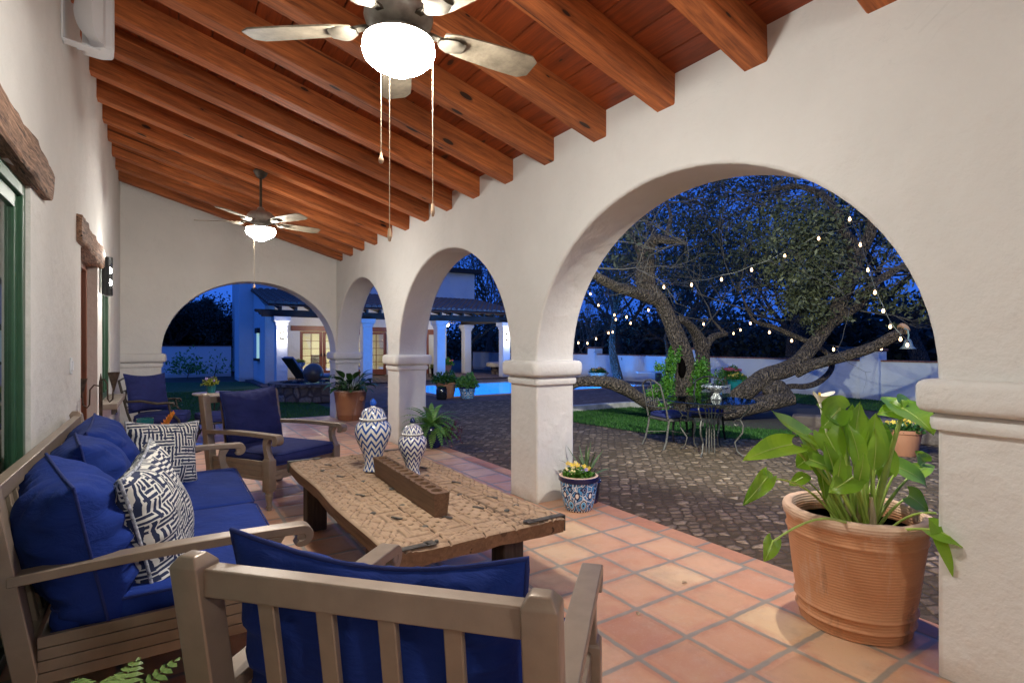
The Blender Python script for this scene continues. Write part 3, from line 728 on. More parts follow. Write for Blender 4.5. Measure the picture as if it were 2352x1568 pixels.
for i in range(nb):
    xa, xb = x0 + i * wb, x0 + (i + 1) * wb - .007
    mb = MB()
    mb.add([(xa, -5.2, roofz(xa)), (xb, -5.2, roofz(xb)), (xb, 11.5, roofz(xb)), (xa, 11.5, roofz(xa)),
            (xa, -5.2, roofz(xa) + .03), (xb, -5.2, roofz(xb) + .03), (xb, 11.5, roofz(xb) + .03), (xa, 11.5, roofz(xa) + .03)],
           [(0, 1, 2, 3), (7, 6, 5, 4), (0, 4, 5, 1), (1, 5, 6, 2), (2, 6, 7, 3), (3, 7, 4, 0)])
    mb.build('board', M['board'], rf, bevel=.003, seg=1)
mb = MB(); mb.add([(-.9, -5.3, roofz(-.9) + .05), (3.75, -5.3, roofz(3.75) + .05), (3.75, 11.6, roofz(3.75) + .05), (-.9, 11.6, roofz(-.9) + .05),
                   (-.9, -5.3, roofz(-.9) + .2), (3.75, -5.3, roofz(3.75) + .2), (3.75, 11.6, roofz(3.75) + .2), (-.9, 11.6, roofz(-.9) + .2)],
                  [(0, 1, 2, 3), (7, 6, 5, 4), (0, 4, 5, 1), (1, 5, 6, 2), (2, 6, 7, 3), (3, 7, 4, 0)])
mb.build('roof_deck', M['roof'], rf)
# the house behind the wall
mb = MB(); mb.span((-9, -5.25, -.1), (-1.2, 11.1, 4.9)); tag(mb.build('house_block', M['stucco_out']), 'white stucco main house behind the porch wall', 'building')

# ------------------------------------------------------------------ yard walls
def yard_wall(name, a, b, h, caps, label, mat=None):
    e_ = empty(name, (0, 0, 0), 0, label, 'wall')
    mb = MB(); mb.bar((a[0], a[1], (h - .1) / 2), (b[0], b[1], (h - .1) / 2), .2, h + .1); mb.build('wall', mat or M['stucco_out'], e_, bevel=.01)
    mb = MB(); mb.bar((a[0], a[1], h + .02), (b[0], b[1], h + .02), .25, .04); mb.build('brick_coping', M['brick'], e_, bevel=.006)
    for (x, y) in caps:
        mb = MB(); mb.span((x - .24, y - .24, -.1), (x + .24, y + .24, h + .28)); p = mb.build('pillar', M['stucco_out'], e_, bevel=.015)
        mb = MB()
        for k in range(4):
            for q_ in range(4): mb.span((x - .27 + q_ * .137, y - .27, h + .28 + k * .04 if k < 2 else h + .28), (x - .27 + q_ * .137 + .13, y + .27, h + .28 + .075))
            break
        mb.build('brick_cap', M['brick'], p, bevel=.008)
    return e_
yard_wall('yard_wall', (16.6, -6), (16.6, 30), .98, [(16.6, 7.1), (16.6, 13.1), (16.6, 18.6), (16.6, 23.5), (16.6, 1.5)], 'long white yard wall with brick coping and brick capped pillars')
yard_wall('side_wall', (-12, 29.6), (2.8, 29.6), 1.36, [], 'white garden wall closing the side lawn', M['stucco_out'])

# ------------------------------------------------------------------ pool house
ph = empty('pool_house', (0, 0, 0), 0, 'white pool house with tiled veranda roof and french doors, dusk blue outside', 'building')
F0 = -.02
mb = MB(); mb.span((2.9, 20.4, -.12), (13.7, 25, F0)); mb.build('veranda_floor', M['deck'], ph)
# back wall with openings: doors 5.07..9.05 (four leaves), side door 11.2..11.95
H1 = 5.16
mb = MB(); mb.span((3.2, 25, F0), (5.07, 25.3, 3.7)); mb.span((5.07, 25, 2.05), (9.05, 25.3, 3.7)); mb.span((9.05, 25, F0), (11.1, 25.3, 3.7)); mb.span((11.1, 25, 2.05), (11.95, 25.3, 3.7)); mb.span((11.95, 25, F0), (12.2, 25.3, 3.7)); mb.span((12.2, 25, 2.9), (13.85, 25.3, 3.7))
mb.span((3.2, 25, 3.7), (13.85, 25.3, H1)); mb.span((13.6, 25.3, 3.7), (13.85, 33, H1)); mb.span((3.2, 25.3, F0), (3.4, 33, H1)); mb.span((12.0, 25.3, F0), (12.2, 33, 3.7))
mb.span((3.2, 33, F0), (13.85, 33.2, H1))
mb.build('wall', M['stucco_out'], ph)
mb = MB(); mb.span((3.2, 21.9, -.1), (3.55, 25, 3.55)); 
mb.v = [(x, y, 2.9 + (y - 21.9) * .25 if z > 3 else z) for x, y, z in mb.v]; mb.build('side_wall', M['stucco_out'], ph)
mb = MB(); mb.span((3.0, 24.7, H1), (14.1, 33.4, H1 + .22)); mb.build('parapet', M['dark_wood'], ph)
mb = MB(); mb.span((2.66, 25.0, -.1), (3.2, 26.6, 6.4)); mb.build('chimney', M['stucco_out'], ph, bevel=.02)
wn_ = MB(); wn_.span((3.14, 23.3, .9), (3.205, 23.6, 1.9)); w_ = wn_.build('window', emit('lit_window', (.5, .9, .75), .5), ph)
q = MB(); q.span((3.10, 23.1, 1.9), (3.2, 23.85, 2.1)); q.build('lintel', M['dark_wood'], w_); q = MB(); q.span((3.05, 23.15, .8), (3.2, 23.8, .9)); q.build('sill', M['dark_wood'], w_)
# french doors
for i in range(4):
    y0 = 5.07 + i * .995; q = MB(); X0, X1 = y0 + .01, y0 + .985
    for a, b, c_, d_ in ((X0, X0 + .13, .0, 2.03), (X1 - .13, X1, .0, 2.03), (X0 + .13, X1 - .13, 1.93, 2.03), (X0 + .13, X1 - .13, .0, .27)): q.span((a, 25.08, c_), (b, 25.14, d_))
    dd = q.build('french_door', M['red_wood'], ph, bevel=.006)
    q = MB(); mid = (X0 + X1) / 2
    q.span((mid - .012, 25.09, .27), (mid + .012, 25.13, 1.93))
    for k in range(1, 5): z = .27 + 1.66 * k / 5; q.span((X0 + .13, 25.095, z - .012), (X1 - .13, 25.125, z + .012))
    q.build('muntins', M['door_wood'], dd)
    q = MB(); q.span((X0 + .13, 25.10, .27), (X1 - .13, 25.106, 1.93)); q.build('pane', M['clear'], dd)
    q = MB(); s_ = X1 - .06 if i % 2 == 0 else X0 + .06; q.box((s_, 25.06, .98), (.035, .03, .16)); q.tube([(s_, 25.04, .98), (s_ - .09 * (1 if i % 2 == 0 else -1), 25.02, .98)], .012, 6); q.build('handle', M['black'], dd)
q = MB(); q.span((4.7, 24.94, 2.05), (9.4, 25.04, 2.27)); q.build('lintel', M['red_wood'], ph, bevel=.01)
q = MB()
for a, b, c_, d_ in ((11.1, 11.22, F0, 2.05), (11.83, 11.95, F0, 2.05), (11.22, 11.83, 1.95, 2.05)): q.span((a, 25.0 - .03, c_), (b, 25.16, d_))
sdr = q.build('side_door', M['red_wood'], ph, bevel=.006)
q = MB(); q.span((11.22, 25.08, F0), (11.83, 25.12, 1.95)); q.build('leaf_panel', M['cream'], sdr)
q = MB(); q.span((10.95, 24.95, 2.05), (12.1, 25.0, 2.2)); q.build('lintel', M['red_wood'], ph)
# lit room inside
q = MB(); q.add([(3.4, 25.3, 0), (12, 25.3, 0), (12, 29, 0), (3.4, 29, 0)], [(0, 1, 2, 3)]); q.build('room_floor', M['tile'], ph)
q = MB(); q.add([(3.4, 25.3, 2.6), (12, 25.3, 2.6), (12, 29, 2.6), (3.4, 29, 2.6), (3.4, 29, 0), (12, 29, 0)], [(0, 1, 2, 3), (3, 2, 5, 4)]); q.build('room_wall', M['cream'], ph)
# columns with capitals
CPR = [(-.02, 2.12), (0.02, 2.14), (.03, 2.20), (.035, 2.25), (.09, 2.30), (.10, 2.44), (.10, 2.45)]
COLS = [(3.59, 20.9), (6.72, 20.9), (9.88, 20.9), (13.15, 20.9), (13.15, 24.6)]
for x, y in COLS:
    q = MB(); q.span((x - .19, y - .19, -.1), (x + .19, y + .19, 2.45)); cc_ = q.build('column', M['stucco_out'], ph, bevel=.015)
    q = MB(); rs = [[(a, b, z) for a, b in rrect(x - .19 - o, x + .19 + o, y - .19 - o, y + .19 + o, .012)] for o, z in CPR]; q.rings(rs); q.build('capital', M['stucco_out'], cc_)
q = MB(); q.span((2.95, 20.78, 2.45), (13.7, 21.02, 2.70)); q.prism([(2.95, 2.70), (2.72, 2.70), (2.72, 2.65), (2.78, 2.60), (2.84, 2.60), (2.88, 2.52), (2.95, 2.50)], 20.78, 21.02, 'y'); q.build('beam', M['dark_wood'], ph, bevel=.01)
q = MB(); q.span((13.03, 21.02, 2.45), (13.27, 25, 2.70)); q.build('beam', M['dark_wood'], ph)
def rz(y): return 2.86 + (y - 20.5) * .195
for k in range(20):
    x = 3.5 + k * .52; q = MB(); q.bar((x, 20.45, rz(20.45) - .12), (x, 25, rz(25) - .12), .09, .14); q.build('rafter', M['dark_wood'], ph)
q = MB(); q.add([(3.1, 20.4, rz(20.4) - .04), (13.9, 20.4, rz(20.4) - .04), (13.9, 25, rz(25) - .04), (3.1, 25, rz(25) - .04), (3.1, 20.4, rz(20.4)), (13.9, 20.4, rz(20.4)), (13.9, 25, rz(25)), (3.1, 25, rz(25))],
               [(0, 1, 2, 3), (7, 6, 5, 4), (0, 4, 5, 1), (1, 5, 6, 2), (2, 6, 7, 3), (3, 7, 4, 0)]); q.build('roof_deck', M['red_wood'], ph)
q = MB(); nrow = 12
for k in range(44):
    x = 3.2 + k * .245
    for r_ in range(nrow):
        ya = 20.36 + r_ * .385; yb = ya + .43
        rs = []
        for (yy, rr, lift) in ((ya, .115, .03), (yb, .085, 0)):
            rs.append([(x + rr * math.cos(PI * j / 7), yy, rz(yy) + .02 + lift + rr * .95 * math.sin(PI * j / 7)) for j in range(8)])
        o0 = len(q.v); q.rings(rs, closed=False)
        q.f.append(tuple(o0 + j for j in range(8)))
q.build('roof_tiles', M['roof'], ph, True, angle=50)
# wall lights of the pool house columns
def col_light(x, y, z, label, rzv=0, e=14):
    t = empty('wall_lantern', (x, y, z), rzv, label, 'wall light', 'lanterns on the veranda columns')
    q = MB(); q.box((0, -.01, 0), (.12, .02, .34)); q.build('back_plate', M['black'], t)
    q = MB()
    for a in (-.05, .05): q.box((a, -.07, -.02), (.008, .008, .22))
    for a in (-.13, .11): q.box((0, -.06, a), (.13, .11, .02))
    q.build('cage', M['black'], t)
    q = MB(); q.lathe([(.005, -.09), (.035, -.09), (.04, 0), (.035, .08), (.005, .09)], (0, -.065, 0), 12); q.build('glass_shade', emit('lantern_glass', (1, .92, .8), 30), t, True)
    lamp('glow', 'POINT', (0, -.20, .17), e, (1, .93, .82), t, .03); lamp('glow', 'POINT', (0, -.20, -.20), e * 1.3, (1, .93, .82), t, .03)
    return t
col_light(3.59, 20.71, 1.78, 'lit lantern on the veranda column beside the blue garden wall', 0, 9)
col_light(13.15, 20.71, 1.78, 'lit lantern on the veranda column past the pool', 0, 9)

# ================================================================== FURNITURE
def pillow(mb, w, h, t, seed=0, n=22, pinch=.10, wr=.012, sag=0.0, uvs=1.0, power=.5, bulge=0.0):
    """soft cushion in the x-z plane, thickness along y; returns seam loop"""
    def P(u, v, side):
        # u,v in -1..1
        ex = 1 - pinch * (1 - (abs(v)) ** 2) * .9; ez = 1 - pinch * (1 - abs(u) ** 2) * .9
        x = w / 2 * u * ex; z = h / 2 * v * ez
        k = max(0, (1 - abs(u) ** 2.6)) * max(0, (1 - abs(v) ** 2.6))
        y = side * t / 2 * (k ** power)
        if k > 0:
            q = Vector((x * 5 + seed, z * 5, side * 2 + seed))
            y += side * noise.noise(q) * wr * 1.6 * min(1, k * 5)
            # radiating tucks near the seams
            ed = max(abs(u), abs(v))
            y += side * wr * .9 * math.sin((x if abs(v) > abs(u) else z) * 70 + seed * 3 + 4 * noise.noise(q * .7)) * max(0, min(1, (ed - .45) * 2.2)) * min(1, k * 3)
        z -= sag * (1 - v) * 0 + sag * math.cos(u * PI / 2) * max(0, v)
        y += bulge * (1 - v * v)
        return (x, y, z)
    ts = [math.sin(PI / 2 * (-1 + 2 * i / n)) * .55 + (-1 + 2 * i / n) * .45 for i in range(n + 1)]
    for side in (-1, 1):
        o = len(mb.v)
        for j in range(n + 1):
            for i in range(n + 1): mb.v.append(P(ts[i], ts[j], side))
        for j in range(n):
            for i in range(n):
                a = o + j * (n + 1) + i; ids = (a, a + 1, a + n + 2, a + n + 1)
                mb.f.append(ids if side < 0 else ids[::-1])
                uv = [(mb.v[q][0] * uvs + side * .37, mb.v[q][2] * uvs + seed * .13) for q in mb.f[-1]]
                mb.uv[len(mb.f) - 1] = uv
    loop = []
    N_ = 24
    for i in range(N_): loop.append(P(-1 + 2 * i / N_, -1, 1))
    for i in range(N_): loop.append(P(1, -1 + 2 * i / N_, 1))
    for i in range(N_): loop.append(P(1 - 2 * i / N_, 1, 1))
    for i in range(N_): loop.append(P(-1, 1 - 2 * i / N_, 1))
    return loop
def closed_tube(mb, pts, r, n=6):
    pts = [Vector(p) for p in pts]; N_ = len(pts); o = len(mb.v)
    cen = sum(pts, Vector()) / N_
    for i in range(N_):
        t_ = (pts[(i + 1) % N_] - pts[i - 1]).normalized(); x = (pts[i] - cen); x -= t_ * x.dot(t_); x.normalize(); y = t_.cross(x)
        for j in range(n): mb.v.append(tuple(pts[i] + (x * math.cos(2 * PI * j / n) + y * math.sin(2 * PI * j / n)) * r))
    for i in range(N_):
        for j in range(n):
            k = (j + 1) % n; i2 = (i + 1) % N_
            mb.f.append((o + i * n + j, o + i * n + k, o + i2 * n + k, o + i2 * n + j))
def cushion_back(parent, name, mat, w, h, t, M_, seed, pin=.10, sag=.0, wr=.012, pipe=.0065, bulge=0, top=False):
    e_ = MB(); loop = pillow(e_, w, h, t, seed, 28, pin, wr, sag, bulge=bulge)
    e_.xform(M_); o = e_.build(name, mat, parent, True, angle=75)
    q = MB(); closed_tube(q, [M_ @ Vector(p) for p in loop], pipe); q.build('piping', M['piping'] if mat != M['maze'] else M['maze_cord'], o, True, angle=80)
    return o
M['maze_cord'] = plain('striped_cord', (.35, .36, .40), .85, 0, .8, 60)
def cushion_seat(parent, mat, x0, x1, y0, y1, z0, z1, seed=0, name='seat_cushion', dip=0):
    n = 16; q = MB(); cx, cy = (x0 + x1) / 2, (y0 + y1) / 2; hx, hy = (x1 - x0) / 2, (y1 - y0) / 2; zc = (z0 + z1) / 2; hz = (z1 - z0) / 2
    def loopat(s_, z, rr=.06):
        return [(a, b, z) for a, b in rrect(cx - hx * 1 - s_, cx + hx + s_, cy - hy - s_, cy + hy + s_, rr, 5)]
    rs = [loopat(-.03, z0 - .0), loopat(-.006, z0 + .006), loopat(0.0, z0 + .016), loopat(.010, zc - .02), loopat(.012, zc), loopat(.010, zc + .02), loopat(0, z1 - .016), loopat(-.006, z1 - .004)]
    q.rings(rs, cap1=False)
    # crowned top
    top = rs[-1]; nn = len(top); prev = len(q.v) - nn
    for s_, cr in ((.08, .35), (.2, .7), (.4, 1.0)):
        ring = [(cx + (p[0] - cx) * (1 - s_), cy + (p[1] - cy) * (1 - s_), z1 - .004 + cr * .018 + noise.noise(Vector((p[0] * 4 * (1 - s_) + seed, p[1] * 4 * (1 - s_), s_ * 3))) * .008) for p in top]
        o = len(q.v); q.v += ring
        for j in range(nn): k = (j + 1) % nn; q.f.append((prev + j, prev + k, o + k, o + j))
        prev = o
    q.v.append((cx, cy, z1 + .015)); c_ = len(q.v) - 1
    for j in range(nn): q.f.append((prev + j, prev + (j + 1) % nn, c_))
    o = q.build(name, mat, parent, True, angle=75)
    q = MB(); closed_tube(q, loopat(.004, z1 - .010), .0055); closed_tube(q, loopat(.004, z0 + .012), .0055); q.build('piping', M['piping'], o, True, angle=80)
    return o
def tapered(mb, a, b, wa, wb, upv=(0, 0, 1)):
    """bar between a and b with width/height pairs at the ends"""
    a, b = Vector(a), Vector(b); d = (b - a).normalized(); x = Vector((1, 0, 0)); z = x.cross(d).normalized()
    rs = []
    for p, (w, h) in ((a, wa), (b, wb)): rs.append([p + x * sx * w / 2 + z * sz * h / 2 for sx, sz in ((-1, -1), (1, -1), (1, 1), (-1, 1))])
    mb.rings(rs)
def deep_seat(name, W_, nslat, label, cat, group, cushions, loc, rz, mat, zt=.985, YA=.985):
    """slatted back metal seat. local: +y forward, back posts at y=0; W_ = outer width over the arms"""
    t = empty(name, (loc[0], loc[1], 0), rz, label, cat, group)
    hw_ = W_ / 2; tp = M['taupe']; lean = .16
    def yb(z): return lean * (1 - min(1, max(0, z)) / zt) if z > .30 else lean * (1 - .30 / zt) + (.30 - z) * -.12
    for s_ in (-1, 1):
        q = MB(); rs = []
        x = s_ * (hw_ - .037)
        for z in (0, .15, .30, .5, .75, zt - .022):
            y = yb(z); rs.append([(x - .036, y - .034, z), (x + .036, y - .034, z), (x + .036, y + .034, z), (x - .036, y + .034, z)])
        z = zt; y = 0; rs.append([(x - .02, y - .018, z), (x + .02, y - .018, z), (x + .02, y + .018, z), (x - .02, y + .018, z)])
        q.rings(rs); q.build('back_post', tp, t, bevel=.004)
    q = MB(); q.box((0, yb(.93) + .004, .925), (W_ - .145, .044, .062)); q.build('top_rail', tp, t, bevel=.004)
    q = MB(); q.box((0, yb(.36), .36), (W_ - .145, .036, .05)); q.build('lower_rail', tp, t, bevel=.004)
    for k in range(nslat):
        x = -hw_ + .074 + (W_ - .148) * (k + 1) / (nslat + 1)
        q = MB(); q.bar((x, yb(.38), .38), (x, yb(.90), .90), .040, .018); q.build('slat', tp, t, bevel=.003)
    ax = hw_ - .034; za = .655
    for s_ in (-1, 1):
        x = s_ * ax; q = MB()
        # arm: flat bar, gently arched, ends in a scroll rolled under
        pr = []
        for i in range(10):
            u = i / 9; y = yb(za) + .01 + (YA - .05 - yb(za)) * u; pr.append((y, za + .014 * math.sin(PI * u) - .0 + (u ** 3) * .008))
        top = [(y, z) for y, z in pr]; Rs = .047; cy, cz = pr[-1][0], pr[-1][1] - Rs
        top += [(cy + Rs * math.sin(R(a)), cz + Rs * math.cos(R(a))) for a in range(15, 236, 17)]
        inn = []
        r2_ = .030
        inn = [(cy + (Rs - .022) * math.sin(R(a)) * .6 - .004, cz + (Rs - .022) * math.cos(R(a)) * .6 - .004) for a in range(225, 40, -30)]
        low = [(y, z - .036) for y, z in reversed(pr[:-1])]
        q.prism(top + inn + low, x - .037, x + .037, 'x')
        q.lathe([(.022, -.034), (.022, .034)], (x, cy - .002, cz - .002), 16, 'x')
        q.build('armrest', tp, t, bevel=.004)
        # front leg: bracket, block, turned foot
        q = MB(); yl = YA - .13
        rs = []
        for z, dy, hh in ((za - .03, -.012, .034), (.58, -.03, .024), (.53, -.028, .022), (.47, -.008, .027), (.445, 0, .036)):
            rs.append([(x - .026, yl + dy - hh, z), (x + .026, yl + dy - hh, z), (x + .026, yl + dy + hh, z), (x - .026, yl + dy + hh, z)])
        q.rings(rs)
        q.rings([[(x - a_, yl - a_, z), (x + a_, yl - a_, z), (x + a_, yl + a_, z), (x - a_, yl + a_, z)] for a_, z in ((.030, .452), (.040, .438), (.040, .17), (.030, .16))])
        q.build('front_leg', tp, t, bevel=.003)
        q = MB(); q.lathe([(.034, .162), (.036, .150), (.028, .142), (.033, .130), (.030, .115), (.020, .055), (.022, .045), (.027, .038), (.027, .028), (.017, .018), (.021, .004), (.019, 0)], (x, yl, 0), 20); q.build('foot', tp, t, True, angle=50)
        q = MB()
        for k in range(4): q.span((x - .011, yb(.3) + .03, .252 + k * .043), (x + .011, yl - .038, .252 + k * .043 + .0395))
        q.build('side_apron', tp, t, bevel=.002)
    q = MB()
    for k in range(4): q.span((-ax + .038, yl - .011, .252 + k * .043), (ax - .038, yl + .011, .252 + k * .043 + .0395))
    q.build('front_apron', tp, t, bevel=.002)
    q = MB(); q.span((-ax + .03, .14, .355), (ax - .03, yl - .012, .375)); q.build('seat_deck', tp, t)
    iw = hw_ - .078
    n = cushions
    for k in range(n):
        x0 = -iw + 2 * iw * k / n; x1 = -iw + 2 * iw * (k + 1) / n
        cushion_seat(t, mat, x0 + .004, x1 - .004, .17, yl + .05 if n == 1 else yl + .055, .375, .485, k)
    return t
# sofa along the house wall
sofa = deep_seat('garden_sofa', 2.37, 19, 'long taupe slatted sofa with navy cushions against the house wall', 'sofa', None, 2, (-.51, 3.645), -PI / 2, M['navy'], .985, 1.06)
def tilt(x, y, z, rx, rz=0, ry=0): return Matrix.Translation((x, y, z)) @ Matrix.Rotation(rz, 4, 'Z') @ Matrix.Rotation(rx, 4, 'X') @ Matrix.Rotation(ry, 4, 'Y')
# sofa local: x = -(world y offset)... +x points to world -Y (towards the camera), +y to world +X
for k, (x, tl, yy, zz, ry) in enumerate(((.855, .20, .215, .675, .05), (.24, .19, .21, .70, -.04), (-.38, .20, .21, .71, .05))):
    cushion_back(sofa, 'back_cushion', M['navy'], .66, .57, .36, tilt(x, yy, zz, tl, (.24, .14, .02)[k], ry), 3 + k * 5, .05, .0, .024, bulge=0)
# armchairs
c1 = deep_seat('armchair', .86, 4, 'taupe slatted armchair seen from behind, nearest the viewer', 'armchair', 'taupe armchairs round the coffee table', 1, (.325, 1.10), math.atan2(.684, .73) - PI / 2, M['navy'])
cushion_back(c1, 'back_cushion', M['navy'], .74, .62, .20, tilt(-.03, .175, .69, .17), 21, .055, .045, .02)
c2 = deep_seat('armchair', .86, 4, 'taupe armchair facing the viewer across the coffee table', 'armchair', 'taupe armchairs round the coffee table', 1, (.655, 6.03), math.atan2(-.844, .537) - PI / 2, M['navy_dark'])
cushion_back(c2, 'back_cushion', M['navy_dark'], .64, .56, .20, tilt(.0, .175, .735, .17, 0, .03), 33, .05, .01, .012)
# throw pillows on the sofa
def throw(loc, rz, rx, ry, label, sz, seed):
    t = empty('throw_pillow', loc, rz, label, 'throw pillow', 'maze print pillows on the sofa')
    q = MB(); loop = pillow(q, sz, sz, .24, seed, 30, .13, .016, 0, 1.0); mt = Matrix.Rotation(rx, 4, 'X') @ Matrix.Rotation(ry, 4, 'Y'); q.xform(mt)
    o = q.build('cover', M['maze'], t, True, angle=75); q = MB(); closed_tube(q, [mt @ Vector(p) for p in loop], .007); q.build('cord_edge', M['maze_cord'], t, True, angle=80)
throw((-.03, 2.86, .67), R(-100), .20, .12, 'blue and white maze print pillow leaning nearest the viewer on the sofa', .60, 2)
throw((.0, 4.36, .70), R(-160), .22, -.10, 'blue and white maze print pillow against the far arm of the sofa', .45, 8)

# ------------------------------------------------------------------ carved coffee table
TX0, TX1, TY0, TY1, TZ = .885, 1.925, 2.415, 4.815, .462
t = empty('coffee_table', ((TX0 + TX1) / 2, (TY0 + TY1) / 2, 0), 0, 'low carved old wood coffee table with dark block legs', 'coffee table')
TW, TL = TX1 - TX0, TY1 - TY0
NX, NY = 208, 480
xs = np.linspace(-TW / 2, TW / 2, NX); ys_ = np.linspace(-TL / 2, TL / 2, NY)
X, Y = np.meshgrid(xs, ys_, indexing='ij')
def tri(a): return np.abs((a % 1.0) - .5) * 2
H = np.zeros_like(X)
bx = TW / 2 - np.abs(X); by = TL / 2 - np.abs(Y)
# long side borders: band of carved diamonds between zigzag ridges
def diamond_band(along, across, width, pitch):
    c = across / width - .5; z1_ = np.abs(c) * 2; tz = tri(along / pitch)
    ridge = (np.abs(z1_ - tz * .85) < .20).astype(float); hole = ((np.abs(c) * 2 + tz) < .35).astype(float)
    steps = (tri(along / (pitch / 3)) > .55) & (np.abs(c) > .28) & (np.abs(c) < .46)
    return .7 * ridge - .8 * hole + .5 * steps
inL = (bx > .02) & (bx < .15)
H += np.where(inL, diamond_band(Y, bx - .02, .13, .18), 0)
inE = (by > .03) & (by < .15) & (bx > .15)
H += np.where(inE, diamond_band(X, by - .03, .12, .21), 0)
# field: 3 x 4 panels with stepped diamond lattices inside broken frames
fx = (X + (TW / 2 - .16)) / (TW - .32); fy = (Y + (TL / 2 - .16)) / (TL - .32)
inF = (fx > 0) & (fx < 1) & (fy > 0) & (fy < 1)
px = fx * 2 % 1 - .5; py = fy * 4.5; row = np.floor(py); py = py % 1 - .5
px_m = px * (TW - .32) / 2; py_m = py * (TL - .32) / 4.5
q_ = .046
dx_ = np.round(px_m / q_) * q_; dy_ = np.round(py_m / q_) * q_
rad = np.abs(dx_) / .17 + np.abs(dy_) / .22
chk = ((np.round(px_m / q_) + np.round(py_m / q_)) % 2 == 0)
lat = (rad < .93) & chk
cellx = np.abs(px_m / q_ - np.round(px_m / q_)); celly = np.abs(py_m / q_ - np.round(py_m / q_))
hole = (rad < .86) & (~chk) & (cellx < .30) & (celly < .30)
frame = ((np.abs(px_m) > .150) & (np.abs(px_m) < .176) & (np.abs(py_m) < .205) & (np.abs(py_m) > .07)) | ((np.abs(py_m) > .185) & (np.abs(py_m) < .207) & (np.abs(px_m) < .176) & (np.abs(px_m) > .05))
Hf = .8 * (rad < 1.0) - 1.3 * hole + .9 * frame
H += np.where(inF, Hf, 0)
mid = np.abs(X + .01 * np.sin(Y * 9)) < .018
H = np.where(mid & inF, .2 * np.sin(Y * 60), H)
rs_ = np.random.RandomState(3)
# plank joints and splits
for xx in (-.205, .0, .20): H -= 1.3 * np.exp(-((X - xx - .006 * np.sin(Y * 5 + xx * 20)) / .0035) ** 2)
H -= 1.2 * np.exp(-((X - .28 - .03 * np.sin(Y * 3) - .05 * Y) / .003) ** 2) * ((Y > -.95) & (Y < -.35))
soft = H.copy()
for _ in range(1): soft = (soft + np.roll(soft, 1, 0) + np.roll(soft, -1, 0) + np.roll(soft, 1, 1) + np.roll(soft, -1, 1)) / 5
nz_ = np.array([[noise.noise(Vector((a * 4, b * 2.2, 0))) for b in ys_[::8]] for a in xs[::8]]); nz_ = np.repeat(np.repeat(nz_, 8, 0), 8, 1)[:NX, :NY]
for _ in range(6): nz_[1:-1, 1:-1] = (nz_[1:-1, 1:-1] + nz_[:-2, 1:-1] + nz_[2:, 1:-1] + nz_[1:-1, :-2] + nz_[1:-1, 2:]) / 5
Z = TZ + soft * .0105 + nz_ * .006
edge = np.minimum(bx, by); Z -= .012 * np.clip(1 - edge / .018, 0, 1) ** 2
# wavy outline
XX = X + np.where(bx < .02, 1, 0) * 0 + .008 * np.sin(Y * 5.5) * (np.abs(X) / (TW / 2)) ** 3; YY = Y + .006 * np.sin(X * 9) * (np.abs(Y) / (TL / 2)) ** 3
me = bpy.data.meshes.new('tabletop'); V = np.stack([XX, YY, Z], -1).reshape(-1, 3)
idx = np.arange(NX * NY).reshape(NX, NY)
F = np.stack([idx[:-1, :-1], idx[1:, :-1], idx[1:, 1:], idx[:-1, 1:]], -1).reshape(-1, 4)
rim = list(idx[:, 0]) + list(idx[-1, 1:]) + list(idx[-2::-1, -1]) + list(idx[0, -2:0:-1])
nr = len(rim); Vb = V[rim].copy(); Vb2 = Vb.copy(); Vb2[:, 2] = TZ - .085 + np.array([noise.noise(Vector((v_[0] * 6, v_[1] * 6, 2))) * .012 for v_ in Vb]); Vb2[:, :2] *= .992
V = np.concatenate([V, Vb2]); o_ = NX * NY
F2 = [(rim[i], o_ + i, o_ + (i + 1) % nr, rim[(i + 1) % nr]) for i in range(nr)]
me.from_pydata(V.tolist(), [], F.tolist() + F2 + [tuple(o_ + i for i in range(nr))])
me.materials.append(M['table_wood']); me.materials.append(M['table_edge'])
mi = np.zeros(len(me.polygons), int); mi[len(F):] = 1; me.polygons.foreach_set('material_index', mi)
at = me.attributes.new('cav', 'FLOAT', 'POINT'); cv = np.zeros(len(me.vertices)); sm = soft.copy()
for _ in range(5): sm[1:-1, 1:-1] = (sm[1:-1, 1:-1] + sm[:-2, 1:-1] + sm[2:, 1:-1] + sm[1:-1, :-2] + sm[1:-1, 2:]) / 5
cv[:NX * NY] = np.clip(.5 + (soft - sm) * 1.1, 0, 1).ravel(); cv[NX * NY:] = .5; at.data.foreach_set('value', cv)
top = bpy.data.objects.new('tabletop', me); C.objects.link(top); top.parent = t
for sx in (-1, 1):
    for sy in (-1, 1):
        q = MB(); q.box((sx * (TW / 2 - .12), sy * (TL / 2 - .42), .188), (.15, .15, .376)); q.build('leg', M['leg_wood'], t, bevel=.012)
q = MB()
for sx in (-1, 1): q.box((sx * (TW / 2 - .13), 0, .33), (.05, TL - .95, .08))
for sy in (-1, 1): q.box((0, sy * (TL / 2 - .42), .325), (TW - .40, .05, .09))
q.build('apron', M['leg_wood'], t, bevel=.004)
rr_ = random.Random(5)
for (a, b, an) in ((-.30, -.72, .3), (-.06, -.86, .35), (.18, -.80, .3), (.36, -.66, .35), (-.33, -.15, .3), (.0, -.32, .3), (.34, -.2, .3), (-.3, .42, .3), (.33, .35, .2), (.0, .75, .3), (-.28, .86, .3), (.05, -.60, .3)):
    q = MB(); q.box((0, 0, 0), (.016, .075, .008), Matrix.Rotation(an * 1.6, 3, 'Z')); q.v = [(x + a, y + b, z + TZ + .010) for x, y, z in q.v]; q.build('iron_cleat', M['strap'], t, bevel=.002)
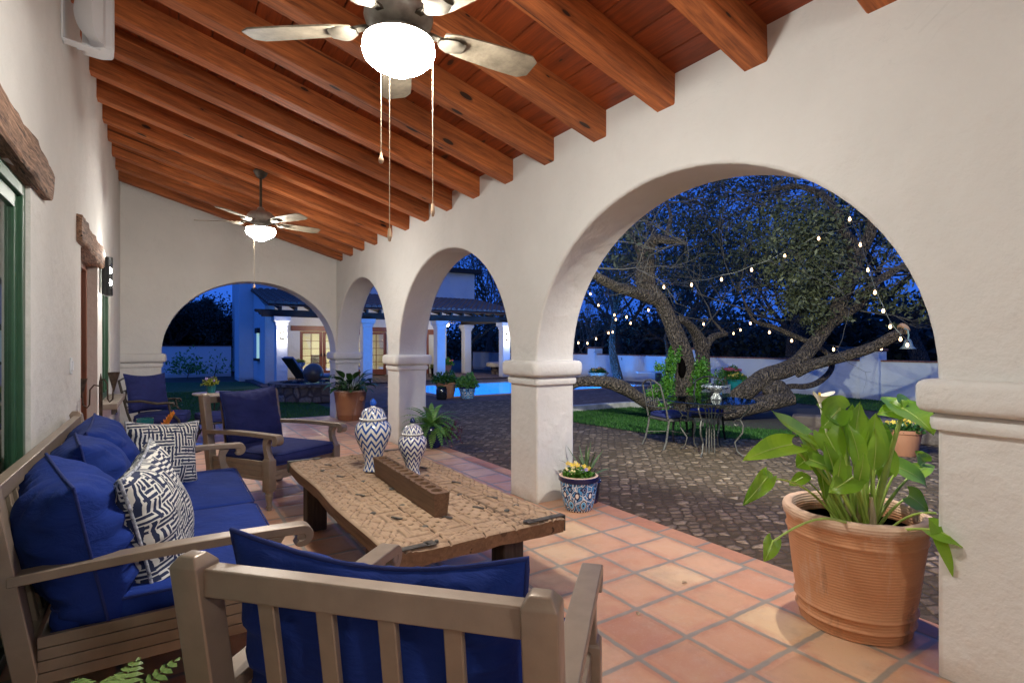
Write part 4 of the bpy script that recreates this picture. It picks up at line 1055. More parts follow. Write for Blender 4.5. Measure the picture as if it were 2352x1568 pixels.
for (a, b) in ((-.22, -.93), (.30, -.93), (-.38, -.55), (.22, -.48), (-.18, -.5), (.40, -.88), (-.2, .2), (.25, .1), (-.36, .7), (.3, .8), (-.1, -.1)):
    q = MB(); q.ball((a, b, TZ + .006), .018, 12, 6, (1, 1, .4)); q.build('stud', M['strap'], t, True)
for sx in (-1, 1):
    for sy in (-1, 1):
        q = MB(); q.box((sx * (TW / 2 - .10), sy * (TL / 2 - .025), TZ + .008), (.22, .042, .006)); q.box((sx * (TW / 2 - .22), sy * (TL / 2 - .03), TZ + .008), (.05, .06, .006)); q.box((sx * (TW / 2 + .007), sy * (TL / 2 - .03), TZ - .035), (.008, .05, .09)); q.lathe([(.012, TZ + .005), (.01, TZ + .016), (.001, TZ + .018)], (sx * (TW / 2 - .255), sy * (TL / 2 - .03), 0), 12)
        q.build('corner_strap', M['strap'], t, bevel=.002)
# trough with round cups
t = empty('wooden_trough', (1.342, 3.345, TZ + .012), R(-2.2), 'long narrow wooden block with a row of round cups on the coffee table', 'candle trough')
bm = bmesh.new(); L, Wd, Hh = 1.17, .098, .135
nC = 12; cups = [(-L / 2 + .075 + (L - .15) * i / (nC - 1)) for i in range(nC)]
vs_o = {}
def ringv(bm, cx, cy, r, z, n=20): return [bm.verts.new((cx + r * math.cos(2 * PI * j / n), cy + r * math.sin(2 * PI * j / n), z)) for j in range(n)]
# top made of cells, each a square with a round hole
for i in range(nC):
    y0 = -L / 2 if i == 0 else (cups[i - 1] + cups[i]) / 2; y1 = L / 2 if i == nC - 1 else (cups[i] + cups[i + 1]) / 2
    rg = ringv(bm, 0, cups[i], .034, Hh); n = 20
    sq = []
    for j in range(n):
        a = 2 * PI * j / n; cxx, cyy = math.cos(a), math.sin(a)
        k = 1 / max(abs(cxx), abs(cyy)); X_ = cxx * k * Wd / 2; Y_ = cups[i] + (cyy * k * (y1 - cups[i]) if cyy > 0 else cyy * k * (cups[i] - y0))
        sq.append(bm.verts.new((X_, Y_, Hh)))
    for j in range(n):
        k = (j + 1) % n; bm.faces.new((rg[j], sq[j], sq[k], rg[k]))
    lowr = ringv(bm, 0, cups[i], .029, Hh - .03)
    for j in range(n): k = (j + 1) % n; bm.faces.new((rg[j], rg[k], lowr[k], lowr[j]))
    bm.faces.new(lowr)
b4 = [bm.verts.new((x * Wd / 2, y * L / 2, Hh)) for x, y in ((-1, -1), (1, -1), (1, 1), (-1, 1))]; b0 = [bm.verts.new((x * (Wd / 2 - .012), y * (L / 2 - .01), .0)) for x, y in ((-1, -1), (1, -1), (1, 1), (-1, 1))]
for j in range(4): k = (j + 1) % 4; bm.faces.new((b4[j], b0[j], b0[k], b4[k]))
bm.faces.new(b0)
bmesh.ops.remove_doubles(bm, verts=bm.verts, dist=.0005); bmesh.ops.recalc_face_normals(bm, faces=bm.faces)
me = bpy.data.meshes.new('block'); bm.to_mesh(me); me.materials.append(M['trough_wood']); o = bpy.data.objects.new('block', me); C.objects.link(o); o.parent = t
q = MB()
for cy in cups: q.lathe([(.001, Hh - .024), (.022, Hh - .024), (.022, Hh - .026)], (0, cy, 0), 14)
q.build('candle_cups', M['leg_wood'], t)
# ginger jars
def jar(loc, H_, r, mat, knob, label):
    t = empty('ginger_jar', loc, 0, label, 'ginger jar', 'chevron ginger jars on the coffee table')
    s_ = H_ / .54; k = r / .139
    body = [(.001, 0), (.072, 0), (.077, .006), (.073, .016), (.064, .05), (.068, .09), (.086, .15), (.112, .21), (.131, .26), (.1385, .30), (.137, .335), (.122, .365), (.096, .385), (.086, .392)]
    q = MB(); q.lathe([(a * k, b * s_) for a, b in body], n=48); q.build('body', mat, t, True)
    q = MB(); q.lathe([(a * k, b * s_) for a, b in [(.088, .386), (.090, .394), (.104, .398), (.106, .404), (.101, .410), (.094, .412)]], n=48); q.build('collar', M['porcelain'], t, True)
    lid = [(.096, .410), (.093, .425), (.088, .450), (.070, .474), (.040, .488), (.001, .492)]
    q = MB(); q.lathe([(a * k, b * s_) for a, b in lid], n=48); l_ = q.build('lid', mat, t, True)
    q = MB(); q.lathe([(a * k, b * s_) for a, b in [(.001, .488), (.024, .490), (.018, .497), (.016, .501)]], n=24); q.build('knob_neck', M['porcelain'], l_, True)
    q = MB(); q.lathe([(a * k, b * s_) for a, b in [(.012, .500), (.024, .510), (.027, .524), (.020, .542), (.008, .556), (.001, .560)]], n=24); q.build('knob', knob, l_, True)
jar((1.372, 4.10, TZ + .008), .54, .139, M['chev_big'], M['blue_glaze'], 'tall blue and white chevron ginger jar with bright blue knob')
jar((1.575, 3.80, TZ + .008), .415, .108, M['chev_small'], M['navy_glaze'], 'smaller blue and white chevron ginger jar with dark navy knob')

# ------------------------------------------------------------------ glass side table, vase and orange flower
t = empty('glass_side_table', (.06, 5.45, .05), 0, 'small round glass topped side table beyond the sofa arm', 'side table')
q = MB(); q.lathe([(.001, .497), (.27, .497), (.275, .503), (.27, .509), (.001, .509)], n=40); q.build('glass_top', glass('green_edge_glass', (.75, .9, .84), .2), t, True, angle=40)
q = MB()
for k in range(4):
    a = R(45 + 90 * k); q.tube([(.20 * math.cos(a), .20 * math.sin(a), .49), (.15 * math.cos(a), .15 * math.sin(a), .3), (.22 * math.cos(a), .22 * math.sin(a), -.05)], .011, 8)
q.lathe([(.235, .483), (.255, .483), (.255, .495), (.235, .495)], n=32, cap0=False, cap1=False); q.build('frame', M['bronze'], t, True)
t = empty('teal_cup', (-.125, 5.45, .56), 0, 'dark teal glazed cylinder vase on the glass side table', 'vase')
q = MB(); q.lathe([(.001, 0), (.058, 0), (.062, .01), (.062, .27), (.057, .27), (.055, .02), (.001, .02)], n=32); q.build('vase', M['teal_glaze'], t, True, angle=50)
t = empty('orange_flower', (-.02, 5.40, .56), 0, 'orange spiky artificial flower beside the teal vase', 'flower')
q = MB(); q.tube([(0, 0, 0), (.01, 0, .1), (.03, 0, .16)], .006, 6); q.build('stem', M['lf_dark'], t)
q = MB()
for k in range(46):
    u = k / 45; a = k * 2.4; c_ = Vector((.01 + .08 * u, 0, .13 + .15 * u)); dr = Vector((math.cos(a) * (1 - .5 * u), math.sin(a) * (1 - .5 * u), .75 + u)).normalized(); L_ = .075 * (1 - .35 * u)
    sd_ = dr.cross(Vector((0, 0, 1))).normalized() * .017
    q.add([c_, c_ + dr * L_ * .5 + sd_, c_ + dr * L_, c_ + dr * L_ * .5 - sd_], [(0, 1, 2), (0, 2, 3)])
q.build('petals', M['orange_fl'], t)

# ------------------------------------------------------------------ dark metal armchair near the end wall, side table, ottoman
t = empty('patio_armchair', (-.36, 9.40, 0), R(-90 - 8), 'dark bronze metal armchair with navy cushions beside the end arch', 'armchair')
bz = M['bronze']
q = MB()   # local +y forward
for s_ in (-1, 1):
    x = s_ * .33; q.tube([(x, .06, .30), (x, .0, .50), (x, -.10, .95)], .016, 8); q.build('back_post', bz, t, True); q = MB()
    q.tube([(x, .06, .32), (x, -.06, .16), (x, -.10, .0)], .015, 8); q.build('back_leg', bz, t, True); q = MB()
    q.tube([(x * 1.02, -.03, .66), (x * 1.04, .15, .665), (x * 1.05, .35, .62), (x * 1.05, .47, .625), (x * 1.05, .54, .62), (x * 1.05, .55, .585), (x * 1.05, .52, .575)], [.013, .018, .018, .018, .018, .015, .01], 8); q.build('armrest', bz, t, True); q = MB()
    q.tube([(x * 1.03, .48, .61), (x * 1.02, .50, .50), (x, .60, .38), (x, .62, .30), (x, .60, .15), (x, .60, 0)], .016, 8); q.build('front_leg', bz, t, True); q = MB()
q.tube([(-.33, -.10, .95), (0, -.11, .965), (.33, -.10, .95)], .013, 8)
q.tube([(-.33, -.065, .80), (.33, -.065, .80)], .010, 6); q.tube([(-.33, -.02, .58), (.33, -.02, .58)], .010, 6)
for k in range(3):
    x = -.33 + .22 * k; q.tube([(x, -.06, .80), (x + .22, -.02, .58)], .008, 6); q.tube([(x + .22, -.06, .80), (x, -.02, .58)], .008, 6)
q.build('lattice_back', bz, t, True)
q = MB(); q.span((-.33, .04, .29), (.33, .62, .32)); q.build('seat_frame', bz, t, bevel=.006)
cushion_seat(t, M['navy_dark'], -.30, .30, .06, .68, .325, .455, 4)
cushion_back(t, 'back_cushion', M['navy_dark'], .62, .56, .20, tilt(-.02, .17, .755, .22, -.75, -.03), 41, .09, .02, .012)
t = empty('flagstone_table', (.70, 10.05, 0), 0, 'small round pale topped side table behind the taupe armchair', 'side table')
q = MB(); q.lathe([(.001, .63), (.30, .63), (.31, .64), (.31, .655), (.30, .662), (.001, .662)], n=32); q.build('tabletop', plain('pale_stone_top', (.55, .47, .38), .5, 0, .25, 12), t, True, angle=40)
for k in range(3):
    q = MB(); a = R(30 + 120 * k); q.tube([(.24 * math.cos(a), .24 * math.sin(a), .625), (.06 * math.cos(a), .06 * math.sin(a), .35), (.22 * math.cos(a), .22 * math.sin(a), 0)], .011, 8)
    q.build('leg', bz, t, True)
t = empty('ottoman', (.72, 9.15, 0), R(12), 'navy cushioned ottoman on curled dark iron legs', 'ottoman')
for sx in (-1, 1):
    for sy in (-1, 1):
        q = MB(); q.tube([(sx * .25, sy * .22, .30), (sx * .22, sy * .2, .16), (sx * .27, sy * .22, 0)], .013, 8)
        q.tube([(sx * .22 + .05 * math.cos(a / 3) * (1 - a / 22), sy * .2, .13 + .05 * math.sin(a / 3) * (1 - a / 22)) for a in range(18)], .007, 6)
        q.build('leg', bz, t, True)
q = MB(); q.span((-.28, -.25, .29), (.28, .25, .315)); q.build('frame', bz, t, bevel=.005)
cushion_seat(t, M['navy_dark'], -.28, .28, -.25, .25, .32, .43, 6, 'cushion')
# iron cone candle stand behind the sofa
c0 = ray(231.6, 1213, 4.62); t = empty('cone_candle_stand', (c0.x, c0.y, 0), -TH, 'rusty iron stand with two cone candle holders by the sill', 'candle holder')
q = MB(); q.tube([(0, 0, 0), (0, 0, 1.05), (0, 0, 1.14)], [.007, .008, .008], 6); q.prism([(-.012, .62), (.012, .62), (.014, 1.12), (.0, 1.20), (-.014, 1.12)], -.004, .004, 'y'); q.build('stake', M['iron'], t)
for s_, zt in ((-1, 1.155), (1, 1.21)):
    pth = [(0, 0, 1.09), (s_ * .05, -.01, 1.10), (s_ * .085, -.01, 1.06), (s_ * .09, -.01, .93), (s_ * .075 + s_ * .035, -.01, .905), (s_ * .145, -.01, .93), (s_ * .155, -.01, zt - .12)]
    if s_ > 0: pth = [(x_ * .75, y_, z_ + .05) for x_, y_, z_ in pth[:-1]] + [(.115, -.01, zt - .12)]
    q = MB(); q.tube(pth, .006, 6); a_ = q.build('arm', M['iron'], t, True)
    cx = pth[-1][0] * 1.03; q = MB(); q.lathe([(.004, zt - .165), (.044, zt), (.041, zt), (.004, zt - .15)], (cx, -.01, 0), 16); q.build('cone', M['iron'], a_, True, angle=50)

# ================================================================== PLANTS, POTS, TREES
def leafshape(mb, base, d, up, L, Wd, kind='heart', droop=.35, fold=.25, curl=0, n=9, wave=0, seed=0, rib=None):
    """broad leaf: midrib from base along d, bending down; cross rows; heart = lobed base"""
    d = Vector(d).normalized(); up = Vector(up); side = d.cross(up)
    if side.length < 1e-3: side = d.cross(Vector((1, 0, 0)))
    side.normalize(); nrm = side.cross(d).normalized()
    rows = []; p = Vector(base); ang = 0; cols = 6
    for i in range(n + 1):
        u = i / n
        if kind == 'heart': w = (math.sin(PI * min(1, (u * .92 + .08)) ** .62)) ** .85 if u < 1 else 0
        elif kind == 'lance': w = math.sin(PI * u ** .8) ** .9 if 0 < u < 1 else (.12 if u == 0 else 0)
        else: w = (1 - u) ** .8 * .9 + .02
        ang = droop * u * u * 1.6 + curl * u
        dd = (d * math.cos(ang) - nrm * math.sin(ang)).normalized(); nn = (nrm * math.cos(ang) + d * math.sin(ang))
        if i: p = p + dd * (L / n)
        row = []
        for j in range(cols + 1):
            t_ = -1 + 2 * j / cols; off = abs(t_)
            back = -dd * (L * .20 * off ** 2 * (1 - u) ** 2 * 1.0) if kind == 'heart' else Vector()
            wv = wave * math.sin(u * 9 + t_ * 3 + seed) * off
            row.append(p + side * (t_ * Wd / 2 * w) + nn * (fold * off ** 1.3 * Wd / 2 * w * (.9) + wv) + back)
        rows.append(row)
    o = len(mb.v)
    for r_ in rows: mb.v += [tuple(q) for q in r_]
    c1_ = cols + 1
    for i in range(n):
        for j in range(cols): a = o + i * c1_ + j; mb.f.append((a, a + 1, a + c1_ + 1, a + c1_))
    if rib is not None: rib.tube([rows[i][cols // 2] for i in range(n + 1)], [.0042 * (1 - .85 * i / n) for i in range(n + 1)], 5)
    return mb
def arc_pts(a, b, sag, n=8, bow=None):
    a, b = Vector(a), Vector(b); bow = Vector(bow or (0, 0, 1))
    return [a.lerp(b, i / n) + bow * sag * math.sin(PI * i / n) for i in range(n + 1)]
def frond(mb, base, d, L, pinL, bend=1.2, n=22, seed=0, wdt=.30):
    d = Vector(d).normalized(); p = Vector(base); g = Vector((0, 0, -1)); dirv = d.copy(); pts = [p.copy()]
    for i in range(n):
        dirv = (dirv + g * bend / n).normalized(); p = p + dirv * L / n; pts.append(p.copy())
    mb.tube(pts, [.0025 * (1 - .7 * i / n) for i in range(n + 1)], 4)
    for i in range(2, n + 1):
        u = i / n; t_ = (pts[i] - pts[i - 1]).normalized(); side = t_.cross(Vector((0, 0, 1)))
        if side.length < 1e-3: side = Vector((1, 0, 0))
        side.normalize(); nn = side.cross(t_); l_ = pinL * math.sin(PI * min(1, (.12 + u * .86))) ** .7 * (1 if u < .95 else .6)
        for s_ in (-1, 1):
            dr = (side * s_ + t_ * .35 - nn * .25 * 0 + Vector((0, 0, -.22))).normalized(); w_ = L / n * .42
            a = pts[i]; m_ = a + dr * l_ * .55; e_ = a + dr * l_
            mb.add([a - t_ * w_ * .7, m_ - t_ * w_ + nn * .003, e_, m_ + t_ * w_ + nn * .003, a + t_ * w_ * .7], [(0, 1, 2, 3, 4)])
def potlathe(t, name, prof, mat, c=(0, 0, 0), n=40, norm=True, ang=45):
    q = MB(); q.lathe(prof, c, n, norm=norm, cap1=False); return q.build(name, mat, t, True, angle=ang)
def soil(t, r, z):
    q = MB(); q.lathe([(.001, z), (r, z)], n=24); return q.build('soil', M['soil'], t)
def flowers(t, mat, n, rad, z, sz, seed, squash=.6, c=(0, 0)):
    rr = random.Random(seed); q = MB(); o = None
    for k in range(n):
        a = rr.uniform(0, 2 * PI); r_ = rad * math.sqrt(rr.random()); p = Vector((c[0] + r_ * math.cos(a), c[1] + r_ * math.sin(a), z + rr.uniform(-.02, .03) + (rad - r_) * squash * .4))
        nr = Vector((rr.uniform(-.8, .8) - .3, rr.uniform(-.8, .8) - .6, rr.uniform(.3, 1))).normalized(); x = nr.cross(Vector((0, 0, 1))).normalized(); y = nr.cross(x); s_ = sz * rr.uniform(.7, 1.15)
        for j in range(5):
            b = 2 * PI * j / 5; d1 = x * math.cos(b) + y * math.sin(b); d2 = x * math.cos(b + .5) + y * math.sin(b + .5); d0 = x * math.cos(b - .5) + y * math.sin(b - .5)
            q.add([p, p + d0 * s_ * .75, p + d1 * s_ + nr * s_ * .1, p + d2 * s_ * .75], [(0, 1, 2, 3)])
        if n <= 20: o = q.build('flower', mat, t); q = MB()
    if n > 20: o = q.build('blossoms', mat, t); o['kind'] = 'stuff'
    return o
def bush_leaves(t, mat, n, rad, h, z, size, seed, c=(0, 0), name='foliage', jitter=1.0, shell=.45):
    np.random.seed(seed); d = np.random.normal(size=(n, 3)); d /= np.linalg.norm(d, axis=1)[:, None]; r_ = (shell + (1 - shell) * np.random.rand(n)) ** .6
    lump = 1 + .25 * np.sin(d[:, 0] * 5 + seed) * np.cos(d[:, 1] * 4 + seed)
    P = d * (r_ * lump)[:, None] * [rad, rad, h]; P[:, 2] = np.abs(P[:, 2]) * 1.0 + z; P[:, 0] += c[0]; P[:, 1] += c[1]
    return leaf_mesh(name, mat, t, P, size, nrm=d * .8 + [0, 0, .5], aspect=.5, jitter=jitter)

# ---- the big calla pot in the near arch
PC = Vector((3.045, 1.395, 0))
t = empty('calla_lily_pot', PC, 0, 'big weathered terracotta pot of calla lilies by the right pillar', 'potted plant')
prof = [(.235, 0), (.252, .004), (.260, .05), (.272, .060), (.262, .072), (.265, .105), (.280, .118), (.269, .132), (.283, .22), (.297, .34), (.308, .43), (.313, .465), (.321, .475), (.314, .488), (.320, .535), (.332, .548), (.337, .575), (.330, .592), (.300, .598), (.288, .59), (.283, .50), (.275, .42)]
q = MB(); q.lathe(prof, n=72, norm=True, cap1=False)
q.v = [(x * (1 + .006 * noise.noise(Vector((x * 6, y * 6, z * 6)))), y * (1 + .006 * noise.noise(Vector((x * 6, y * 6, z * 6)))), z + (.008 * noise.noise(Vector((x * 12, y * 12, 0))) if z > .53 else 0)) for x, y, z in q.v]
pot = q.build('pot', M['terra'], t, True, angle=60); soil(t, .282, .50)
hp = (ray(2125 / 1, 1228, 2.66) - PC); ang = math.atan2(-.55, .83)
for sg in (0,):
    q = MB(); a = -.02 + sg; c_ = Vector((.305 * math.cos(a), .305 * math.sin(a), .40)); tn = Vector((-math.sin(a), math.cos(a), 0)); rd = Vector((math.cos(a), math.sin(a), 0))
    q.tube([c_ + Vector((0, 0, .065)), c_ + rd * .025 + Vector((0, 0, .05)), c_ + rd * .035, c_ + rd * .025 - Vector((0, 0, .05)), c_ - Vector((0, 0, .065))], [.012, .016, .016, .014, .010], 10); q.build('handle', M['terra'], pot, True)
Z3 = lambda x, y, d: zr(x, y, 2100, 1100, 1.742, d) - PC
leaf = MB(); stem = MB(); rr = random.Random(4)
def calla(root, tip_base, tip_end, d0, d1, wd, up=(0, 0, 1), droop=.3, kind='heart', fold=.22, rs_=.009, bow=.03, r0=None, wave=.004):
    rt = Vector(root); a = Z3(*tip_base, d0); b = Z3(*tip_end, d1); L = (b - a).length
    mid = arc_pts(rt, a, bow, 10, (0, 0, 1)); stem.tube(mid, [rs_ * (1.25 - .6 * i / 10) for i in range(11)], 8)
    leafshape(leaf, a - (b - a).normalized() * L * .06, b - a, up, L * 1.08, wd * .96, kind, droop, fold, 0, 11, wave, rr.random() * 6, stem)
def rt(a, r_=.1): return (r_ * math.cos(a), r_ * math.sin(a), .50)
sd_ = Vector((math.cos(TH), -math.sin(TH), 0)); vw = Vector((-math.sin(TH), -math.cos(TH), 0))   # screen right, towards viewer
UPV = (vw * .6 + Vector((0, 0, .8))); UPL = (vw * .9 + Vector((0, 0, .45)))
def RT(sx, sv=0): return Vector((0, 0, .50)) + sd_ * sx + vw * sv
calla(RT(-.06, .05), (375, 352), (150, 400), 2.72, 2.60, .15, UPV, .25, bow=.05)
calla(RT(-.04, .02), (455, 305), (245, 205), 2.80, 2.72, .17, UPV, -.25, bow=.05)
calla(RT(-.02, .0), (640, 190), (515, 145), 2.80, 2.80, .18, UPL, .1, bow=.01)
calla(RT(-.01, .03), (625, 170), (545, 265), 2.78, 2.76, .15, UPL, .3)
calla(RT(.02, .04), (690, 400), (735, 135), 2.70, 2.78, .115, UPL, .05, 'lance', .35)
calla(RT(.05, .03), (765, 410), (750, 180), 2.74, 2.82, .16, UPL, .15, 'heart', .3)
calla(RT(.07, .05), (790, 400), (805, 195), 2.70, 2.74, .16, UPL, -.1, 'heart', .22)
calla(RT(.05, .06), (950, 180), (815, 180), 2.72, 2.78, .16, UPV, .3, rs_=.013, bow=.02)
calla(RT(.055, .06), (955, 170), (1125, 268), 2.72, 2.55, .20, UPV, .35, rs_=.012, bow=.02)
leafshape(leaf, Z3(945, 165, 2.74), Z3(870, 110, 2.85) - Z3(945, 165, 2.74), UPL, .14, .17, 'heart', .1)
leafshape(leaf, Z3(960, 165, 2.74), Z3(1010, 105, 2.85) - Z3(960, 165, 2.74), UPL, .13, .14, 'heart', .1)
calla(RT(.0, -.05), (600, 300), (530, 290), 2.9, 2.85, .13, UPL, .3)
calla(RT(-.05, -.03), (560, 300), (640, 445), 2.74, 2.68, .17, UPL, .15, fold=.15)
calla(RT(-.07, .0), (470, 420), (410, 465), 2.86, 2.84, .13, UPL, .2)
calla(RT(-.04, .06), (480, 430), (630, 480), 2.68, 2.64, .11, UPV, .35)
calla(RT(.0, .10), (690, 520), (585, 590), 2.58, 2.54, .13, UPL, .3)
calla(RT(-.08, .04), (255, 520), (150, 655), 2.56, 2.50, .09, UPL, .45, wave=.012, rs_=.006, bow=.07)
leafshape(leaf, Z3(255, 510, 2.56), Z3(268, 475, 2.6) - Z3(255, 510, 2.56), UPL, .06, .05, 'heart')
calla(RT(-.08, .0), (435, 520), (375, 555), 2.82, 2.80, .07, UPL, .3, rs_=.005, bow=.04)
leafshape(leaf, Z3(440, 520, 2.82), Z3(478, 520, 2.82) - Z3(440, 520, 2.82), UPL, .05, .05, 'heart')
calla(RT(-.02, .15), (285, 845), (250, 948), 2.32, 2.28, .075, UPL, .3, rs_=.006, bow=.09)
calla(RT(.03, .16), (1110, 785), (1300, 858), 2.36, 2.27, .14, UPV, .5, rs_=.007, bow=.015)
leafshape(leaf, Z3(1140, 770, 2.35), Z3(1215, 955, 2.30) - Z3(1140, 770, 2.35), UPL, .22, .13, 'heart', .3)
calla(RT(.10, .02), (935, 470), (1105, 545), 2.86, 2.80, .15, UPV, .45, rs_=.007, bow=.05)
calla(RT(.12, -.02), (1000, 500), (1120, 445), 2.92, 2.98, .10, UPV, .2, rs_=.008, bow=.02)
calla(RT(.12, .02), (985, 615), (1095, 690), 2.80, 2.78, .12, UPL, .3, rs_=.007, bow=.02)
calla(RT(.11, .0), (1060, 440), (1020, 385), 2.98, 2.98, .10, UPL, .2, rs_=.006)
calla(RT(.08, .0), (870, 430), (835, 535), 2.9, 2.88, .12, UPL, .2, rs_=.006)
calla(RT(-.05, .02), (530, 480), (560, 640), 2.74, 2.7, .06, UPL, .1, 'lance', .4)
calla(RT(.0, .02), (715, 360), (640, 160), 2.9, 2.95, .16, UPL, .1)
calla(RT(.03, -.02), (820, 300), (850, 520), 2.95, 2.9, .15, UPL, .1)
for (sx, sv, b_, e_, d_, w_, kd_) in ((-.03, .0, (560, 330), (600, 175), 2.86, .12, 'heart'), (.0, .02, (660, 330), (700, 150), 2.84, .13, 'heart'), (.04, .0, (800, 380), (840, 215), 2.82, .11, 'heart'), (.03, .08, (730, 470), (700, 250), 2.66, .10, 'lance'), (-.02, .08, (600, 500), (560, 340), 2.66, .09, 'lance'), (.06, .07, (800, 470), (830, 270), 2.68, .10, 'lance'), (.09, .02, (880, 480), (900, 360), 2.8, .09, 'heart'), (-.05, .05, (520, 470), (440, 350), 2.72, .10, 'heart'), (.02, .10, (720, 560), (760, 400), 2.6, .08, 'lance'), (-.03, .11, (610, 560), (640, 400), 2.58, .07, 'lance'), (.07, -.05, (860, 350), (800, 260), 2.95, .13, 'heart'), (-.08, -.04, (500, 380), (420, 300), 2.95, .13, 'heart')):
    calla(RT(sx, sv), b_, e_, d_, d_ - .02, w_, UPL, rr.uniform(0, .3), kd_, .3, .008, .01)
stem.tube(arc_pts(RT(.16, .05), Z3(1120, 702, 2.7), .03), .006, 6)
lo = leaf.build('leaves', M['lf_calla'], t, True, angle=180); rnd_attr(lo); stem.build('stems', M['stem_calla'], t, True)
q = MB()
for a, r_ in ((0, 0), (2.1, .06), (4.2, .08), (5.5, .05)):
    b = Vector((r_ * math.cos(a), r_ * math.sin(a), .49)) + vw * .05; q.tube([b, b + Vector((.01, 0, .09)), b + Vector((.012, .005, .19))], [.024, .020, .008], 8)
q.build('stalk_bases', plain('pale_stalk', (.42, .33, .20), .6), t, True)
q = MB(); fb = Z3(525, 140, 2.8); q.tube(arc_pts(RT(-.03, 0), fb - Vector((0, 0, .0)), .01), .006, 6)
rs = []
for i in range(7):
    u = i / 6; rg = []
    for j in range(16):
        a = 2 * PI * j / 16; rad = .006 + .034 * u ** 1.5 * (1 + .5 * math.cos(a)); rg.append(fb + sd_ * (rad * math.cos(a) * 1.35) + vw * (rad * math.sin(a)) + Vector((0, 0, .05 * u + .012 * u * math.cos(a * 2))))
    rs.append(rg)
q.rings(rs, cap1=False); fl_ = q.build('flower', M['white_fl'], t, True, angle=180)
q = MB(); q.tube([fb, fb + Vector((0, 0, .055))], .006, 8); q.build('spadix', M['yellow_fl'], fl_, True)

# ---- talavera pot with pansies and a spiky succulent
pc = gnd(1336, 1158, 0); pc = Vector((3.075, 3.66, 0))
t = empty('talavera_pot', pc, 0, 'blue and white patterned pot of yellow pansies beside the middle column', 'potted plant')
potlathe(t, 'pot', [(.001, 0), (.112, 0), (.122, .01), (.145, .10), (.160, .20), (.166, .255), (.178, .262), (.180, .295), (.170, .30)], M['talavera'], n=56)
q = MB(); q.lathe([(.172, .300), (.150, .304), (.145, .27)], n=48, cap0=False, cap1=False); q.build('rim', plain('bare_clay_rim', (.62, .44, .32), .7), t, True)
soil(t, .147, .285); bush_leaves(t, M['lf_pansy'], 900, .135, .07, .29, .036, 3, shell=.2)
flowers(t, M['yellow_fl'], 9, .10, .365, .026, 2); flowers(t, M['pale_fl'], 7, .12, .35, .028, 5); flowers(t, M['lilac_fl'], 4, .14, .33, .02, 9)
t = empty('blue_planter_aloe', pc + Vector((.22, .155, G)), 0, 'narrow dark blue pot with a spiky succulent behind the patterned pot', 'potted plant')
potlathe(t, 'pot', [(.001, 0), (.09, 0), (.105, .02), (.13, .26), (.14, .27), (.135, .28), (.12, .27)], M['navy_glaze']); soil(t, .12, .26)
q = MB()
for k in range(22):
    a = k * 2.4; el = .35 + 1.1 * (k / 22); dr = Vector((math.cos(a) * math.cos(el), math.sin(a) * math.cos(el), math.sin(el)))
    leafshape(q, Vector((0, 0, .27)) + dr * .02, dr, (0, 0, 1), .30 + .05 * math.sin(k), .05, 'spike', .25 if el < .9 else .05, .5, n=6)
rnd_attr(q.build('leaves', M['lf_aloe'], t, True, angle=180))
# ---- fern in a blue pot with purple trailing plant
t = empty('fern_pot', (3.19, 7.02, 0), 0, 'dark blue pot with green fern and purple trailing plant by a column', 'potted plant')
potlathe(t, 'pot', [(.001, 0), (.13, 0), (.16, .05), (.19, .16), (.185, .24), (.17, .28), (.185, .30), (.175, .305)], M['navy_glaze']); soil(t, .17, .285)
q = MB(); rr = random.Random(8)
for k in range(62):
    a = rr.uniform(0, 2 * PI); el = rr.uniform(.2, 1.35); frond(q, (0, 0, .28), (math.cos(a) * math.cos(el), math.sin(a) * math.cos(el), math.sin(el)), rr.uniform(.32, .52), .055, rr.uniform(1.4, 2.6), 13)
rnd_attr(q.build('fronds', M['lf_fern'], t))
np.random.seed(3); P = np.random.normal(size=(260, 3)) * [.07, .10, .08] + [.24, -.16, .22]; leaf_mesh('trailing_leaves', M['purple_lf'], t, P, .045)
# ---- brown terracotta pot by the corner column
t = empty('broadleaf_pot', (3.04, 10.42, 0), 0, 'tall brown terracotta pot with broad dark leaves by the corner column', 'potted plant')
pot = potlathe(t, 'pot', [(.001, 0), (.22, 0), (.235, .02), (.25, .10), (.258, .11), (.252, .12), (.285, .40), (.30, .50), (.305, .54), (.325, .55), (.33, .57), (.30, .575), (.28, .55)], M['terra2'], n=48); soil(t, .28, .54)
q = MB(); q.lathe([(.05, 0), (.05, .03), (.03, .035), (.001, .02)], (0, 0, 0), 16, 'y'); q.v = [(x + .14, -y - .24, z + .42) for x, y, z in q.v]; q.build('handle', M['terra2'], pot, True)
q = MB(); rr = random.Random(5)
for k in range(46):
    a = rr.uniform(0, 2 * PI); el = rr.uniform(.3, 1.35); r_ = rr.uniform(0, .14); b = Vector((r_ * math.cos(a), r_ * math.sin(a), .54)); dr = Vector((math.cos(a) * math.cos(el), math.sin(a) * math.cos(el), math.sin(el))); Ls = rr.uniform(.10, .32)
    q.tube([b, b + dr * Ls], .006, 5); dl = Vector((dr.x * 1.4, dr.y * 1.4, dr.z * .75)).normalized(); leafshape(q, b + dr * Ls, dl, (0, 0, 1), rr.uniform(.22, .36), rr.uniform(.10, .15), 'lance', rr.uniform(.4, .9), .25)
rnd_attr(q.build('leaves', M['lf_dark'], t, True, angle=180))
